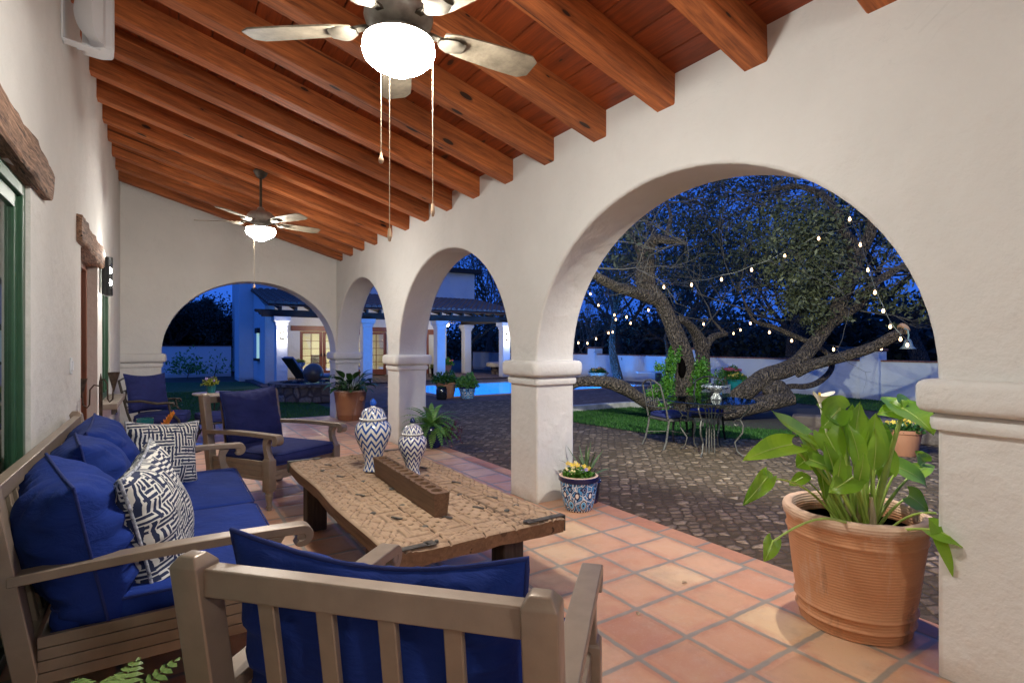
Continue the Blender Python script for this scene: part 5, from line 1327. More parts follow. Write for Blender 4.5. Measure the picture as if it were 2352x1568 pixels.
# ---- small pot on the round side table
t = empty('teal_flower_pot', (.66, 10.0, .662), 0, 'ribbed teal pot of yellow and lilac flowers on the round table', 'potted plant')
q = MB(); n_ = 40; rs = []
for r_, z in ((.001, 0), (.055, 0), (.062, .02), (.075, .13), (.078, .14), (.072, .14)): rs.append([(r_ * (1 + (.05 if j % 2 else 0)) * math.cos(2 * PI * j / n_), r_ * (1 + (.05 if j % 2 else 0)) * math.sin(2 * PI * j / n_), z) for j in range(n_)])
q.rings(rs, cap1=False); q.build('pot', M['teal_glaze'], t, True, angle=50); bush_leaves(t, M['lf_yellow'], 420, .125, .13, .13, .04, 6, shell=.2); flowers(t, M['lilac_fl'], 7, .12, .21, .028, 4)
# ---- pale fern low left, in front of the sofa
t = empty('parlor_fern', (-.17, 1.80, -.03), 0, 'pale green fern in a low white pot at the near end of the sofa', 'potted plant')
potlathe(t, 'pot', [(.001, 0), (.10, 0), (.13, .02), (.16, .30), (.15, .31)], M['porcelain']); soil(t, .15, .29)
q = MB(); rr = random.Random(12)
for k in range(54):
    a = rr.uniform(0, 2 * PI); el = rr.uniform(.3, 1.4); frond(q, (0, 0, .28), (math.cos(a) * math.cos(el), math.sin(a) * math.cos(el), math.sin(el)), rr.uniform(.30, .42), .075, rr.uniform(1.6, 2.6), 18)
rnd_attr(q.build('fronds', M['lf_fern2'], t))
cc = ray(-58, 1420, 1.5); t = empty('white_blue_vase', (cc.x - .12, cc.y, 0), 0, 'white and blue porcelain jar at the left edge beside the sofa', 'vase')
potlathe(t, 'body', [(.001, 0), (.10, 0), (.13, .1), (.17, .35), (.15, .62), (.11, .70), (.135, .76), (.13, .765)], M['chev_big'], norm=False)

# ---- pots by the pool and on the veranda
def simple_pot(name, loc, prof, mat, label, fol, folmat, fn, fr, fh, fs, seed, fl=(), cat='potted plant', group=None):
    t = empty(name, loc, 0, label, cat, group); potlathe(t, 'pot', prof, mat, n=32); zt = prof[-1][1]; soil(t, prof[-1][0] * .98, zt - .01)
    bush_leaves(t, folmat, fn, fr, fh, zt - .02, fs, seed, shell=.25)
    for m_, n_, s_ in fl: flowers(t, m_, n_, fr * .9, zt + fh * .55, s_, seed + 3)
    return t
def PP(r, h): return [(.001, 0), (r * .68, 0), (r * .74, .02), (r * .97, h * .85), (r * 1.05, h * .87), (r * 1.06, h), (r * .92, h)]
simple_pot('pool_pot', (6.80, 13.95, G), PP(.30, .46), M['terra3'], 'large terracotta pot with dark leaves at the pool edge', 0, M['lf_dark'], 1500, .42, .30, .08, 1)
simple_pot('black_pot', (6.47, 13.55, G), [(.001, 0), (.12, 0), (.15, .06), (.15, .30), (.13, .34), (.15, .36), (.13, .36)], M['black_glaze'], 'small black glazed pot in front of the terracotta pool pot', 0, M['lf_dark'], 60, .08, .05, .05, 2)
simple_pot('pool_talavera_pot', (7.22, 13.45, G), PP(.24, .34), M['talavera'], 'blue and white patterned pot with feathery leaves at the pool edge', 0, M['lf_fern'], 1600, .32, .38, .07, 3)
simple_pot('veranda_pot', (10.9, 22.4, F0), PP(.28, .55), M['terra3'], 'terracotta pot of green and red flowers on the veranda', 0, M['lf_pansy'], 1200, .40, .30, .09, 4, [(M['pink_fl'], 16, .05)])
simple_pot('veranda_dark_pot', (10.42, 22.6, F0), PP(.17, .40), M['black_glaze'], 'small dark pot beside the veranda terracotta pot', 0, M['lf_yellow'], 400, .2, .2, .07, 5)
simple_pot('right_terracotta_pot', (8.6, 3.30, G), PP(.22, .36), M['terra3'], 'terracotta pot of yellow pansies on the paving right of the calla lilies', 0, M['lf_dark'], 900, .26, .12, .05, 6, [(M['yellow_fl'], 16, .032)])
simple_pot('right_talavera_pot', (8.95, 2.78, G), PP(.20, .30), M['talavera'], 'small blue patterned pot on the paving close to the right pillar', 0, M['lf_dark'], 500, .18, .08, .05, 7)
def r8(x, y, d): return zr(x, y, 1680, 1000, 4.126, d)
def G8(x, y, z=G): return gnd((1680 + x / 4.126) / 1.27551, (1000 + y / 4.126) / 1.27551, z)
simple_pot('turquoise_bowl', (14.75, 10.05, -.07), [(.001, 0), (.14, 0), (.19, .03), (.27, .25), (.30, .42), (.33, .44), (.31, .45), (.29, .43)], M['turq_glaze'], 'large turquoise glazed bowl of yellow flowers behind the leaning trunk', 0, M['lf_pansy'], 1100, .36, .20, .07, 8, [(M['yellow_fl'], 34, .04)])
simple_pot('pink_flower_pot', (15.75, 10.95, -.07), PP(.26, .48), M['terra3'], 'terracotta pot of tall pink flowers by the yard wall pillar', 0, M['lf_pansy'], 1000, .34, .35, .07, 9, [(M['pink_fl'], 70, .05)])
simple_pot('patterned_pot', (14.1, 10.2, -.07), PP(.19, .30), M['talavera'], 'small black and white patterned pot with leafy stems left of the turquoise bowl', 0, M['lf_fern'], 420, .16, .55, .07, 10)
simple_pot('wide_clay_bowl', (15.1, 17.6 - .9, -.045), [(.001, 0), (.16, 0), (.20, .03), (.40, .30), (.44, .34), (.38, .34)], M['terra3'], 'wide clay bowl of orange and yellow flowers by the yard wall', 0, M['lf_dark'], 900, .36, .2, .08, 11, [(M['orange_fl'], 40, .05)])
simple_pot('grass_pot', (14.7, 18.9, -.045), PP(.20, .35), M['navy_glaze'], 'dark blue pot with upright grassy leaves by the yard wall', 0, M['lf_fern'], 700, .30, .6, .12, 12)
t = empty('stone_ledge', (9.6, 3.6, G), R(-62), 'low dry stone ledge behind the pots on the right', 'ledge')
q = MB(); q.span((-1.6, 0, 0), (1.4, .35, .34)); q.build('stones', M['stone'], t, bevel=.03)

# ---- fountain with sphere
t = empty('sphere_fountain', (3.62, 15.75, G), 0, 'round dark stone fountain basin with a big bronze sphere', 'fountain')
q = MB(); q.lathe([(1.16, 0), (1.18, .02), (1.18, .40), (1.24, .41), (1.24, .48), (.95, .49), (.94, .40), (.001, .40)], n=56, cap0=False); q.build('basin', M['stone'], t, True, angle=30)
q = MB(); q.ball((-.10, -.15, .49 + .24), .275, 36, 24); o = q.build('sphere', M['sphere'], t, True)
q = MB(); q.lathe([(.001, .45), (.93, .45)], n=40); q.build('water', M['water'], t)
# ---- chaise longue
t = empty('chaise_longue', (3.85, 18.9, G + .1), R(-72), 'dark metal chaise longue with slate blue cushion behind the fountain', 'sun lounger')
q = MB(); q.span((-.33, .0, .28), (.33, 1.45, .33)); q.build('seat_frame', M['black'], t); q = MB(); q.bar((0, .02, .32), (0, -.48, .98), .66, .035); q.build('back_frame', M['black'], t)
q = MB(); q.bar((0, .03, .37), (0, -.44, 1.02), .60, .08); q.span((-.30, .02, .335), (.30, 1.42, .42)); q.build('cushion', plain('slate_cushion', (.17, .21, .30), .85, 0, .2, 4), t, bevel=.03)
for sx in (-1, 1):
    for y in (.08, 1.3): q = MB(); q.tube([(sx * .32, y, .3), (sx * .33, y - .05, -.1)], .018, 6); q.build('leg', M['black'], t)
    q = MB(); q.tube([(sx * .34, -.1, .52), (sx * .35, .25, .54), (sx * .35, .34, .50), (sx * .34, .36, .3)], .015, 6); q.build('armrest', M['black'], t)
t = empty('flower_stand', (4.35, 21.6, F0), 0, 'patterned flower bowl on a wire stand behind the chaise', 'potted plant')
q = MB()
for k in range(4): a = R(45 + 90 * k); q.tube([(.16 * math.cos(a), .16 * math.sin(a), .62), (.10 * math.cos(a), .10 * math.sin(a), .3), (.18 * math.cos(a), .18 * math.sin(a), 0)], .012, 6)
q.build('stand', M['black'], t); q = MB(); q.lathe([(.001, .60), (.12, .60), (.2, .68), (.23, .80), (.20, .80)], n=24, norm=True); q.build('bowl', M['talavera'], t, True); bush_leaves(t, M['lf_yellow'], 400, .24, .12, .79, .06, 20)
# iron scroll sconce with candle
t = empty('iron_candle_sconce', (4.02, 24.97, 1.1), 0, 'scrolled iron wall sconce with a white candle on the veranda wall', 'candle holder')
q = MB()
for s_ in (-1, 1):
    q.tube([(s_ * (.05 + .20 * u), -.06, .10 * math.sin(u * 6) + .25 * u) for u in [i / 10 for i in range(11)]], .014, 6)
    q.tube([(s_ * .14 + .09 * math.cos(a / 2.5) * (1 - a / 16), -.05, -.15 + .09 * math.sin(a / 2.5) * (1 - a / 16)) for a in range(14)], .012, 6)
    q.tube([(s_ * .12 + .12 * math.cos(a / 2.5) * (1 - a / 16), -.05, -.85 + .12 * math.sin(a / 2.5) * (1 - a / 16)) for a in range(14)], .012, 6)
q.tube([(0, -.03, .3), (0, -.03, -1.0)], .012, 6)
for s_ in (-1, 1): q.lathe([(.001, .25), (.07, .26), (.07, .28)], (s_ * .25, -.06, 0), 12)
q.build('scrollwork', M['iron'], t)
for s_ in (-1, 1): q = MB(); q.lathe([(.001, .28), (.045, .28), (.045, .48), (.001, .48)], (s_ * .25, -.06, 0), 12); q.build('candle', M['wax'], t)
# veranda armchair and covered table, interior chairs
t = empty('veranda_armchair', (9.35, 22.3, F0), R(-60), 'dark veranda chair with navy cushions behind the white column', 'armchair')
q = MB(); q.span((-.3, 0, .36), (.3, .6, .48)); q.build('seat_cushion', M['navy_dark'], t, bevel=.04); q = MB(); q.bar((0, .02, .48), (0, -.12, 1.05), .58, .12); q.build('back_cushion', M['navy_dark'], t, bevel=.04)
for sx in (-1, 1): q = MB(); q.tube([(sx * .32, -.08, 1.0), (sx * .32, 0, .36), (sx * .32, -.05, 0)], .02, 6); q.tube([(sx * .33, 0, .62), (sx * .33, .55, .62), (sx * .33, .6, 0)], .02, 6); q.build('side_frame', M['black'], t)
t = empty('covered_fire_table', (14.9, 23.6, G), 0, 'round stone fire table under a pale fitted cover', 'fire table')
q = MB(); q.lathe([(.75, 0), (.75, .42), (.001, .42)], n=32, cap0=False); q.build('base', M['stone'], t, True, angle=40)
q = MB(); q.lathe([(.98, .40), (1.0, .46), (.98, .58), (.9, .61), (.3, .64), (.001, .66)], n=40, cap0=False); q.build('cover', plain('pale_cover', (.55, .5, .42), .8, 0, .15, 3), t, True)
for k, x in enumerate((6.2, 7.9)):
    t = empty('indoor_armchair', (x, 26.6, 0), R(160 + 30 * k), ['pale armchair with a striped pillow behind the left french doors', 'grey armchair in the lit room behind the french doors'][k], 'armchair')
    q = MB(); q.span((-.38, -.35, .1), (.38, .35, .45)); q.build('seat', plain('beige_fabric', (.35, .31, .26), .9), t, bevel=.05); q = MB(); q.bar((0, -.3, .4), (0, -.42, .95), .72, .16); q.build('backrest', plain('grey_fabric', (.28, .27, .25), .9), t, bevel=.05)
    if k == 0: q = MB(); pillow(q, .42, .42, .14, 3); q.xform(tilt(0, -.12, .62, -.25)); q.build('pillow', M['maze'], t, True)

# ---- wrought iron dining set under the tree
TB = Vector((6.50, 4.86, G))
t = empty('glass_patio_table', TB, 0, 'round glass patio table on scrolled wrought iron legs under the tree', 'table')
q = MB(); q.lathe([(.001, .735), (.60, .735), (.605, .741), (.60, .747), (.001, .747)], n=56); q.build('glass_top', glass('smoked_table_glass', (.45, .52, .50), .07), t, True, angle=40)
q = MB(); q.tube([(.50 * math.cos(2 * PI * i / 40), .50 * math.sin(2 * PI * i / 40), .722) for i in range(41)], .010, 6); q.tube([(.34 * math.cos(2 * PI * i / 40), .34 * math.sin(2 * PI * i / 40), .60) for i in range(41)], .008, 6); q.build('ring', M['grey_iron'], t)
for k in range(4):
    q = MB(); a = R(20 + 90 * k); rd = Vector((math.cos(a), math.sin(a), 0))
    prof = [(.50, .72), (.52, .66), (.46, .58), (.40, .50), (.44, .42), (.43, .32), (.33, .18), (.36, .06), (.44, .0)]
    q.tube([rd * r_ + Vector((0, 0, z)) for r_, z in prof], .011, 8)
    q.tube([rd * (.36 + .07 * math.cos(i / 2.2) * (1 - i / 16)) + Vector((0, 0, .44 + .07 * math.sin(i / 2.2) * (1 - i / 16))) for i in range(14)], .009, 6)
    q.tube([rd * (.24 + .06 * math.cos(i / 2.2) * (1 - i / 16)) + Vector((0, 0, .65 + .06 * math.sin(i / 2.2) * (1 - i / 16))) for i in range(14)], .009, 6)
    q.tube([rd * r_ + Vector((0, 0, z)) for r_, z in ((.06, .0), (.05, .4), (.07, .62), (.30, .70))], .010, 6)
    q.build('leg', M['grey_iron'], t, True)
t = empty('iron_urn', TB + Vector((.10, -.02, .75)), R(20), 'speckled grey cast iron urn centrepiece with a glass screen on the table', 'urn')
q = MB(); q.lathe([(.001, 0), (.075, 0), (.08, .02), (.05, .05), (.045, .08), (.07, .11), (.15, .15), (.17, .175), (.165, .18), (.13, .16), (.001, .13)], n=32); q.build('bowl', M['speckle'], t, True, angle=50)
q = MB(); q.box((0, -.14, .105), (.42, .006, .21)); q.box((0, .14, .105), (.42, .006, .21)); q.build('glass_screen', M['clear'], t)
def iron_chair(loc, rz, label, dark):
    mt = M['grey_iron'] if not dark else M['black']
    t = empty('iron_chair', loc, rz, label, 'chair', 'wrought iron chairs at the glass table')
    for s_ in (-1, 1):
        q = MB(); x = s_ * .23
        q.tube([(x, -.02, .44), (x * 1.0, -.06, .62), (x * .9, -.14, .93)], .014, 8); q.build('back_post', mt, t, True)
        q = MB(); q.tube([(x, 0, .42), (x, -.02, .3), (x * 1.05, -.06, .12), (x * 1.1, -.12, 0)], .015, 8); q.build('back_leg', mt, t, True)
        q = MB(); q.tube([(x, .44, .42), (x * 1.03, .47, .33), (x * 1.0, .45, .2), (x * 1.03, .46, .06), (x * 1.08, .50, 0)], [.022, .022, .015, .013, .02], 8); q.build('front_leg', mt, t, True)
        q = MB(); q.tube([(x, -.05, .64), (x * 1.15, .1, .67), (x * 1.15, .3, .66), (x * 1.1, .36, .60), (x * 1.05, .33, .50), (x, .36, .43)], .012, 8); q.build('armrest', mt, t, True)
    q = MB(); q.tube([(-.21, -.14, .93), (-.1, -.16, .99), (0, -.165, 1.01), (.1, -.16, .99), (.21, -.14, .93)], .014, 8); q.tube([(-.22, -.06, .60), (0, -.08, .60), (.22, -.06, .60)], .010, 6)
    for s_ in (-1, 1):
        for zc in (.70, .85): q.tube([(s_ * .09 + .055 * math.cos(i / 2) * (1 - i / 18), -.11, zc + .055 * math.sin(i / 2) * (1 - i / 18)) for i in range(15)], .007, 6)
    q.tube([(0, -.08, .6), (0, -.16, 1.0)], .008, 6)
    q.build('scroll_back', mt, t, True); q = MB()
    q.tube([(-.22, .4, .2), (0, .22, .22), (.22, .4, .2)], .007, 6); q.tube([(-.23, -.05, .2), (0, .18, .22), (.23, -.05, .2)], .007, 6); q.build('stretcher', mt, t, True)
    q = MB(); rs = [[(a, b, z) for a, b in rrect(-.25 - o, .25 + o, -.02 - o, .46 + o, .06)] for o, z in ((-.01, .40), (0, .41), (0, .43), (-.01, .44))]; q.rings(rs); q.build('seat_frame', mt, t)
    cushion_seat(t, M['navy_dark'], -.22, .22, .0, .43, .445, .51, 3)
    return t
iron_chair((6.22, 5.55, G), R(-75 - 25), 'grey wrought iron chair with navy seat left of the glass table', False)
iron_chair((7.35, 5.55, G), R(118), 'dark wrought iron chair with navy seat behind the glass table', True)

# ================================================================== TREES
RZ = lambda x, y, d: zr(x, y, 1600, 500, 1.96, d)
PXW = 1 / 1.96 / 1.27551 / 1236           # width of one zoom pixel at 1 m
def limb(mb, pts, n=14, jit=.13):
    """pts: (x, y, depth, width px)"""
    P = [RZ(x, y, d) for x, y, d, w in pts]; Rr = [w * PXW * d / 2 for x, y, d, w in pts]
    # catmull-rom
    PP_, RR_ = [], []
    for i in range(len(P) - 1):
        p0, p1, p2, p3 = P[max(i - 1, 0)], P[i], P[i + 1], P[min(i + 2, len(P) - 1)]
        for k in range(4):
            u = k / 4; u2, u3 = u * u, u * u * u
            PP_.append(.5 * ((2 * p1) + (p2 - p0) * u + (2 * p0 - 5 * p1 + 4 * p2 - p3) * u2 + (3 * p1 - p0 - 3 * p2 + p3) * u3)); RR_.append(Rr[i] + (Rr[i + 1] - Rr[i]) * u)
    PP_.append(P[-1]); RR_.append(Rr[-1])
    mb.tube(PP_, RR_, n, True, jit); return PP_, RR_
def twigs(mb, start, d, L, r, depth, rr, tips, spread=.6, up=.1, n=3, segs=4):
    p = Vector(start); d = Vector(d).normalized(); pts = [p.copy()]
    for i in range(segs):
        d = (d + Vector((rr.gauss(0, .16), rr.gauss(0, .16), rr.gauss(0, .12) + up * .3))).normalized(); p = p + d * L / segs; pts.append(p.copy())
    mb.tube(pts, [r * (1 - .5 * i / segs) for i in range(segs + 1)], 5 if r > .015 else 3, False)
    if depth == 0: tips.append(p); return
    for k in range(n):
        i = rr.randint(max(1, segs // 2), segs); q_ = Vector((rr.gauss(0, 1), rr.gauss(0, 1), rr.gauss(0, 1) + up)).normalized()
        twigs(mb, pts[i], (d + q_ * spread * 1.3), L * rr.uniform(.55, .85), r * .55, depth - 1, rr, tips, spread, up, n, segs)
# main oak with its fallen and leaning limbs
B0 = gnd((1600 + 800 / 1.96) / 1.27551, (500 + 1375 / 1.96) / 1.27551, G); DT = 11.2
t = empty('old_oak_tree', (0, 0, 0), 0, 'huge old gnarled tree with forked trunks and sprawling limbs on the lawn', 'tree')
mb = MB()
limb(mb, [(785, 1440, DT, 150), (785, 1370, DT, 118), (782, 1270, DT, 104), (795, 1150, DT, 108), (785, 1040, DT, 112), (745, 940, DT, 94), (703, 840, DT, 84), (655, 750, DT, 84), (600, 700, DT, 96), (572, 640, DT, 112), (570, 560, DT, 108), (575, 490, DT, 92), (600, 420, DT, 66), (650, 390, DT - .2, 52), (700, 400, DT - .4, 44), (760, 402, DT - .6, 36), (805, 420, DT - .7, 18)], 18)
limb(mb, [(580, 520, DT, 90), (535, 440, DT + .1, 56), (495, 385, DT + .3, 50), (460, 330, DT + .5, 42), (420, 250, DT + .7, 34)])
limb(mb, [(620, 400, DT, 40), (610, 340, DT + .3, 30), (560, 270, DT + .6, 20), (520, 200, DT + .8, 14)], 8)
limb(mb, [(690, 390, DT - .3, 34), (700, 330, DT - .2, 26), (715, 260, DT, 22), (690, 180, DT + .2, 14)], 8)
limb(mb, [(645, 745, DT, 74), (560, 715, DT - .2, 70), (480, 690, DT - .4, 66), (400, 665, DT - .6, 60), (340, 635, DT - .8, 56), (280, 600, DT - 1, 46), (200, 560, DT - 1.2, 40)])
limb(mb, [(915, 1390, DT + .6, 90), (905, 1200, DT + .6, 76), (900, 1090, DT + .6, 80), (893, 1010, DT + .6, 84), (862, 940, DT + .5, 62), (815, 880, DT + .3, 48), (765, 850, DT, 40)])
limb(mb, [(915, 1020, DT + .6, 50), (945, 965, DT + .7, 44), (985, 945, DT + .8, 40), (1035, 938, DT + .9, 30)], 10)
limb(mb, [(1035, 938, DT + .9, 26), (1000, 905, DT + 1, 16), (950, 850, DT + 1.1, 8)], 6)
D2 = 10.6
limb(mb, [(980, 1400, D2 + .4, 70), (1060, 1335, D2 + .2, 96), (1150, 1262, D2, 108), (1260, 1180, D2, 98), (1380, 1140, D2, 96), (1455, 1090, D2, 86), (1545, 985, D2, 78), (1615, 890, D2, 78), (1680, 780, D2, 78), (1730, 665, D2, 76), (1768, 560, D2, 80), (1785, 480, D2, 92), (1755, 430, D2, 76), (1705, 340, D2, 54), (1682, 265, D2, 50), (1640, 190, D2 + .2, 44), (1570, 130, D2 + .4, 38), (1440, 90, D2 + .6, 30), (1300, 110, D2 + .8, 22)], 18)
limb(mb, [(1785, 480, D2, 64), (1830, 420, D2 - .1, 60), (1865, 350, D2 - .2, 56), (1880, 250, D2 - .3, 46)])
limb(mb, [(1430, 1150, D2, 78), (1520, 1115, D2 - .2, 66), (1640, 1085, D2 - .4, 62), (1760, 1052, D2 - .7, 62), (1880, 1010, D2 - .9, 62), (1970, 965, D2 - 1.1, 60), (2035, 925, D2 - 1.2, 50), (2058, 905, D2 - 1.2, 40)])
limb(mb, [(1630, 890, D2, 50), (1700, 840, D2 - .1, 48), (1760, 800, D2 - .2, 46), (1810, 765, D2 - .2, 40), (1850, 690, D2 - .3, 42), (1920, 620, D2 - .4, 42), (2000, 575, D2 - .5, 36), (2080, 540, D2 - .6, 34)])
limb(mb, [(1110, 670, D2 + 1.6, 8), (1155, 790, D2 + 1.4, 14), (1200, 865, D2 + 1.2, 20), (1290, 892, D2 + 1, 26), (1400, 938, D2 + .8, 28), (1500, 980, D2 + .6, 28), (1590, 1030, D2 + .5, 28), (1640, 1090, D2 + .5, 30), (1628, 1155, D2 + .5, 32), (1560, 1215, D2 + .4, 32), (1480, 1238, D2 + .3, 32), (1390, 1240, D2 + .2, 34), (1300, 1290, D2, 30)], 10)
limb(mb, [(1430, 1312, D2 - .5, 56), (1330, 1318, D2 - .4, 92), (1220, 1345, D2 - .3, 92), (1110, 1375, D2 - .2, 82), (1000, 1400, D2 - .1, 66)])
limb(mb, [(1260, 1285, D2 - .2, 70), (1320, 1255, D2 - .2, 110), (1370, 1270, D2 - .2, 80), (1410, 1310, D2 - .4, 60)], 12, .5)
DL = 10.4
limb(mb, [(60, 1300, DL - .2, 40), (160, 1225, DL, 50), (240, 1208, DL, 62), (340, 1212, DL, 70), (430, 1240, DL, 78), (500, 1280, DL + .1, 68), (570, 1330, DL + .2, 66), (660, 1375, DL + .5, 66), (760, 1400, DL + .7, 60)])
trk = mb.build('trunk', M['bark'], t, True, angle=70)
q = MB(); c_ = RZ(782, 1130, DT - .13); q.ball(c_, .11, 14, 10, (.75, .75, 2.3)); q.build('hollow_shade', M['hollow_shade'], trk, True)  # black ball on the bark paints the shade inside the opening
q = MB(); e1 = RZ(2057, 903, D2 - 1.22); e0 = RZ(2045, 912, D2 - 1.22); q.tube([e0, e1 + (e1 - e0) * .3], .10, 14); q.build('cut_end', M['cut'], trk, True)
mb = MB(); rr = random.Random(2); tips = []
for (x, y, d, n_) in ((690, 180, DT + .2, 5), (520, 200, DT + .8, 4), (800, 420, DT - .7, 3), (420, 260, DT + .7, 5), (1100, 690, D2 + 1.6, 5), (1160, 800, D2 + 1.4, 4), (950, 850, DT + 1.1, 4), (1300, 110, D2 + .8, 5), (1440, 100, D2 + .6, 5), (1560, 150, D2 + .4, 4), (200, 560, DT - 1.2, 3), (1680, 300, D2, 2), (1850, 700, D2 - .3, 3), (2060, 550, D2 - .6, 4), (1900, 560, D2 - .3, 2), (1730, 560, D2, 3), (1690, 780, D2, 3), (1180, 200, DT + 1.5, 5), (900, 200, DT + 1.2, 5), (1000, 320, DT + 1.8, 4)):
    for k in range(n_): twigs(mb, RZ(x, y, d), (rr.gauss(0, 1), rr.gauss(0, 1), rr.gauss(.3, .7)), rr.uniform(.7, 1.3), .016, 3, rr, tips, .55, .1, 3)
mb.build('twigs', M['twig'], t)
# leafy crown masses of the oak
def clump(c, rad, n, rr_, sub=20, flat=.75):
    out = []
    cs = [np.array(c) + np.random.normal(size=3) * np.array(rad) * .55 for _ in range(sub)]
    for k in cs: out.append(k + np.random.normal(size=(n // sub, 3)) * np.array(rad) * .13 * (1 + np.random.rand()))
    return np.concatenate(out)
np.random.seed(11); P = []
for (x, y, d, rx, rz_, n_) in ((1560, 420, D2 + .3, 1.0, .75, 5200), (1450, 560, D2 + .2, .75, .6, 3000), (1380, 440, D2 + .6, .7, .6, 2200), (1560, 700, D2 + .1, .55, .5, 2400), (1500, 820, D2, .45, .30, 1400), (1620, 600, D2 + .3, .6, .7, 2400), (1600, 250, D2 + .6, .9, .6, 3000), (1300, 330, D2 + 1.2, .8, .6, 2000),
                               (1850, 740, D2 - .2, .35, .25, 700), (1960, 700, D2 - .4, .4, .3, 800), (1930, 440, D2 + .2, .5, .5, 1300), (2110, 780, D2 - .8, .25, .2, 300), (1240, 430, D2 + 1.5, .7, .5, 1200)):
    P.append(clump(RZ(x, y, d), (rx, rx, rz_), n_, None))
P = np.concatenate(P); leaf_mesh('crown', M['lf_oak'], t, P[np.random.rand(len(P)) < .52], .085, aspect=.42)
np.random.seed(12); P = []
for (x, y, d, rx, rz_, n_) in ((900, 330, DT + 2.5, 1.6, 1.2, 5200), (1100, 260, DT + 3, 1.6, 1.2, 5200), (700, 480, DT + 3, 1.3, 1.0, 3500), (1200, 560, DT + 3.5, 1.4, .8, 3600), (450, 500, DT + 1.5, 1.0, .9, 2200), (800, 560, DT + 4, 1.5, .6, 2500), (1000, 120, DT + 2, 1.5, .7, 3500), (350, 430, DT, .8, .6, 1500), (640, 240, DT + 2.5, 1.2, .8, 2600)):
    P.append(clump(RZ(x, y, d), (rx, rx, rz_), n_, None, 26))
P = np.concatenate(P); leaf_mesh('crown', M['lf_far'], t, P[np.random.rand(len(P)) < .45], .10, aspect=.42)
# ivy at the foot of the trunk
t = empty('trunk_ivy', (0, 0, 0), 0, 'bushy green vines growing up both sides of the old tree trunk', 'shrub')
P = []; np.random.seed(5)
for (x, y, d, rx, rz_, n_) in ((690, 1210, DT - .25, .22, .28, 1500), (655, 1290, DT - .3, .22, .22, 1100), (720, 1130, DT - .2, .13, .25, 700), (875, 1180, DT - .1, .20, .32, 1700), (905, 1240, DT - .1, .20, .2, 1000), (715, 1060, DT, .08, .2, 250), (850, 1300, DT - .2, .2, .15, 700), (670, 1350, DT - .4, .2, .1, 500)):
    P.append(clump(RZ(x, y, d), (rx, rx, rz_), n_, None, 10))
leaf_mesh('leaves', M['lf_pansy'], t, np.concatenate(P), .05, aspect=.6)
q = MB()
for x, y in ((690, 1350), (720, 1360), (880, 1340)): q.tube([RZ(x, y, DT - .2), RZ(x + 5, y - 120, DT - .2), RZ(x - 5, y - 260, DT - .15)], .01, 5)
q.build('stems', M['bark'], t)
# ring of dark soil round the trunk
q = MB(); q.lathe([(2.3, 0), (2.2, .03), (.001, .05)], (10.9, 6.8, -.07), 40, cap0=False); o = q.build('tree_bed', M['earth'], None, True); o['kind'] = 'structure'

# background trees: branching trunk + leaf clumps on the tips
def bg_tree(loc, h, seed, label, spread=.5, leaves=5000, size=.14, mat='lf_far', depth=3, trunk_r=.18, group='dark trees beyond the yard wall', crown_r=None, bare=False, nb=5, stems=1, lean=0):
    rr = random.Random(seed); np.random.seed(seed)
    t = empty('background_tree', loc, 0, label, 'tree', group); mb = MB(); tips = []
    for s_ in range(stems):
        p = Vector((rr.uniform(-.2, .2) * (stems > 1), rr.uniform(-.2, .2) * (stems > 1), -.1)); d = Vector((rr.uniform(-.15, .15) * stems + lean, rr.uniform(-.15, .15) * stems, 1)).normalized(); pts = [p.copy()]; hh = h * (.38 if stems == 1 else .5)
        for i in range(6): d = (d + Vector((rr.gauss(0, .10), rr.gauss(0, .10), .05))).normalized(); p = p + d * hh / 6; pts.append(p.copy())
        mb.tube(pts, [trunk_r * (1.25 - .7 * i / 6) for i in range(7)], 9, False, .15)
        for k in range(nb):
            i = rr.randint(3, 6); a = rr.uniform(0, 2 * PI)
            twigs(mb, pts[i], (math.cos(a) * (1 if spread > .4 else .6), math.sin(a) * (1 if spread > .4 else .6), rr.uniform(.3, 1.3)), h * rr.uniform(.22, .34), trunk_r * .42, depth, rr, tips, spread, .25, 3, 4)
    mb.build('trunk', M['twig'] if bare else M['bark'], t, True, angle=60)
    if not bare:
        tp = np.array([tuple(q) for q in tips]); idx_ = np.random.randint(0, len(tp), leaves); P = tp[idx_] + np.random.normal(size=(leaves, 3)) * h * .035 * (1 + np.random.rand(leaves, 1))
        leaf_mesh('crown', M[mat], t, P, size, aspect=.5)
    return t
LB = [('tall dark tree beyond the wall behind the leaning limb', 22, 6), ('broad dark tree beyond the wall left of the forked trunk', 24, 14), ('dark rounded tree beyond the wall behind the forked trunk', 21, 10.3)]
specs = [((20.5, 5.0), 8, 'dark leafy tree beyond the yard wall at the right end'), ((24, 8.5), 10, 'tall dark tree standing behind the leaning limb'), ((20.5, 11.5), 7.5, 'rounded dark tree just behind the middle wall pillar'),
         ((26, 14), 11, 'tall dark tree behind the forked trunk'), ((21.5, 17.5), 8, 'dark tree behind the wall left of the forked trunk'), ((29, 20), 12, 'distant tall dark tree behind the pool end'),
         ((22, 22.5), 8.5, 'dark tree beyond the wall behind the clay bowl'), ((31, 9), 12, 'distant dark tree behind the bell limb'), ((22, 1.5), 9, 'dark tree beyond the wall near the right pillar'), ((33, 27), 13, 'most distant tall dark tree behind the pool house side')]
for i, ((x, y), h, lb) in enumerate(specs):
    bg_tree((x, y, -.1), h, 100 + i, lb, .6, 3400, .17, trunk_r=.2 + .01 * h)
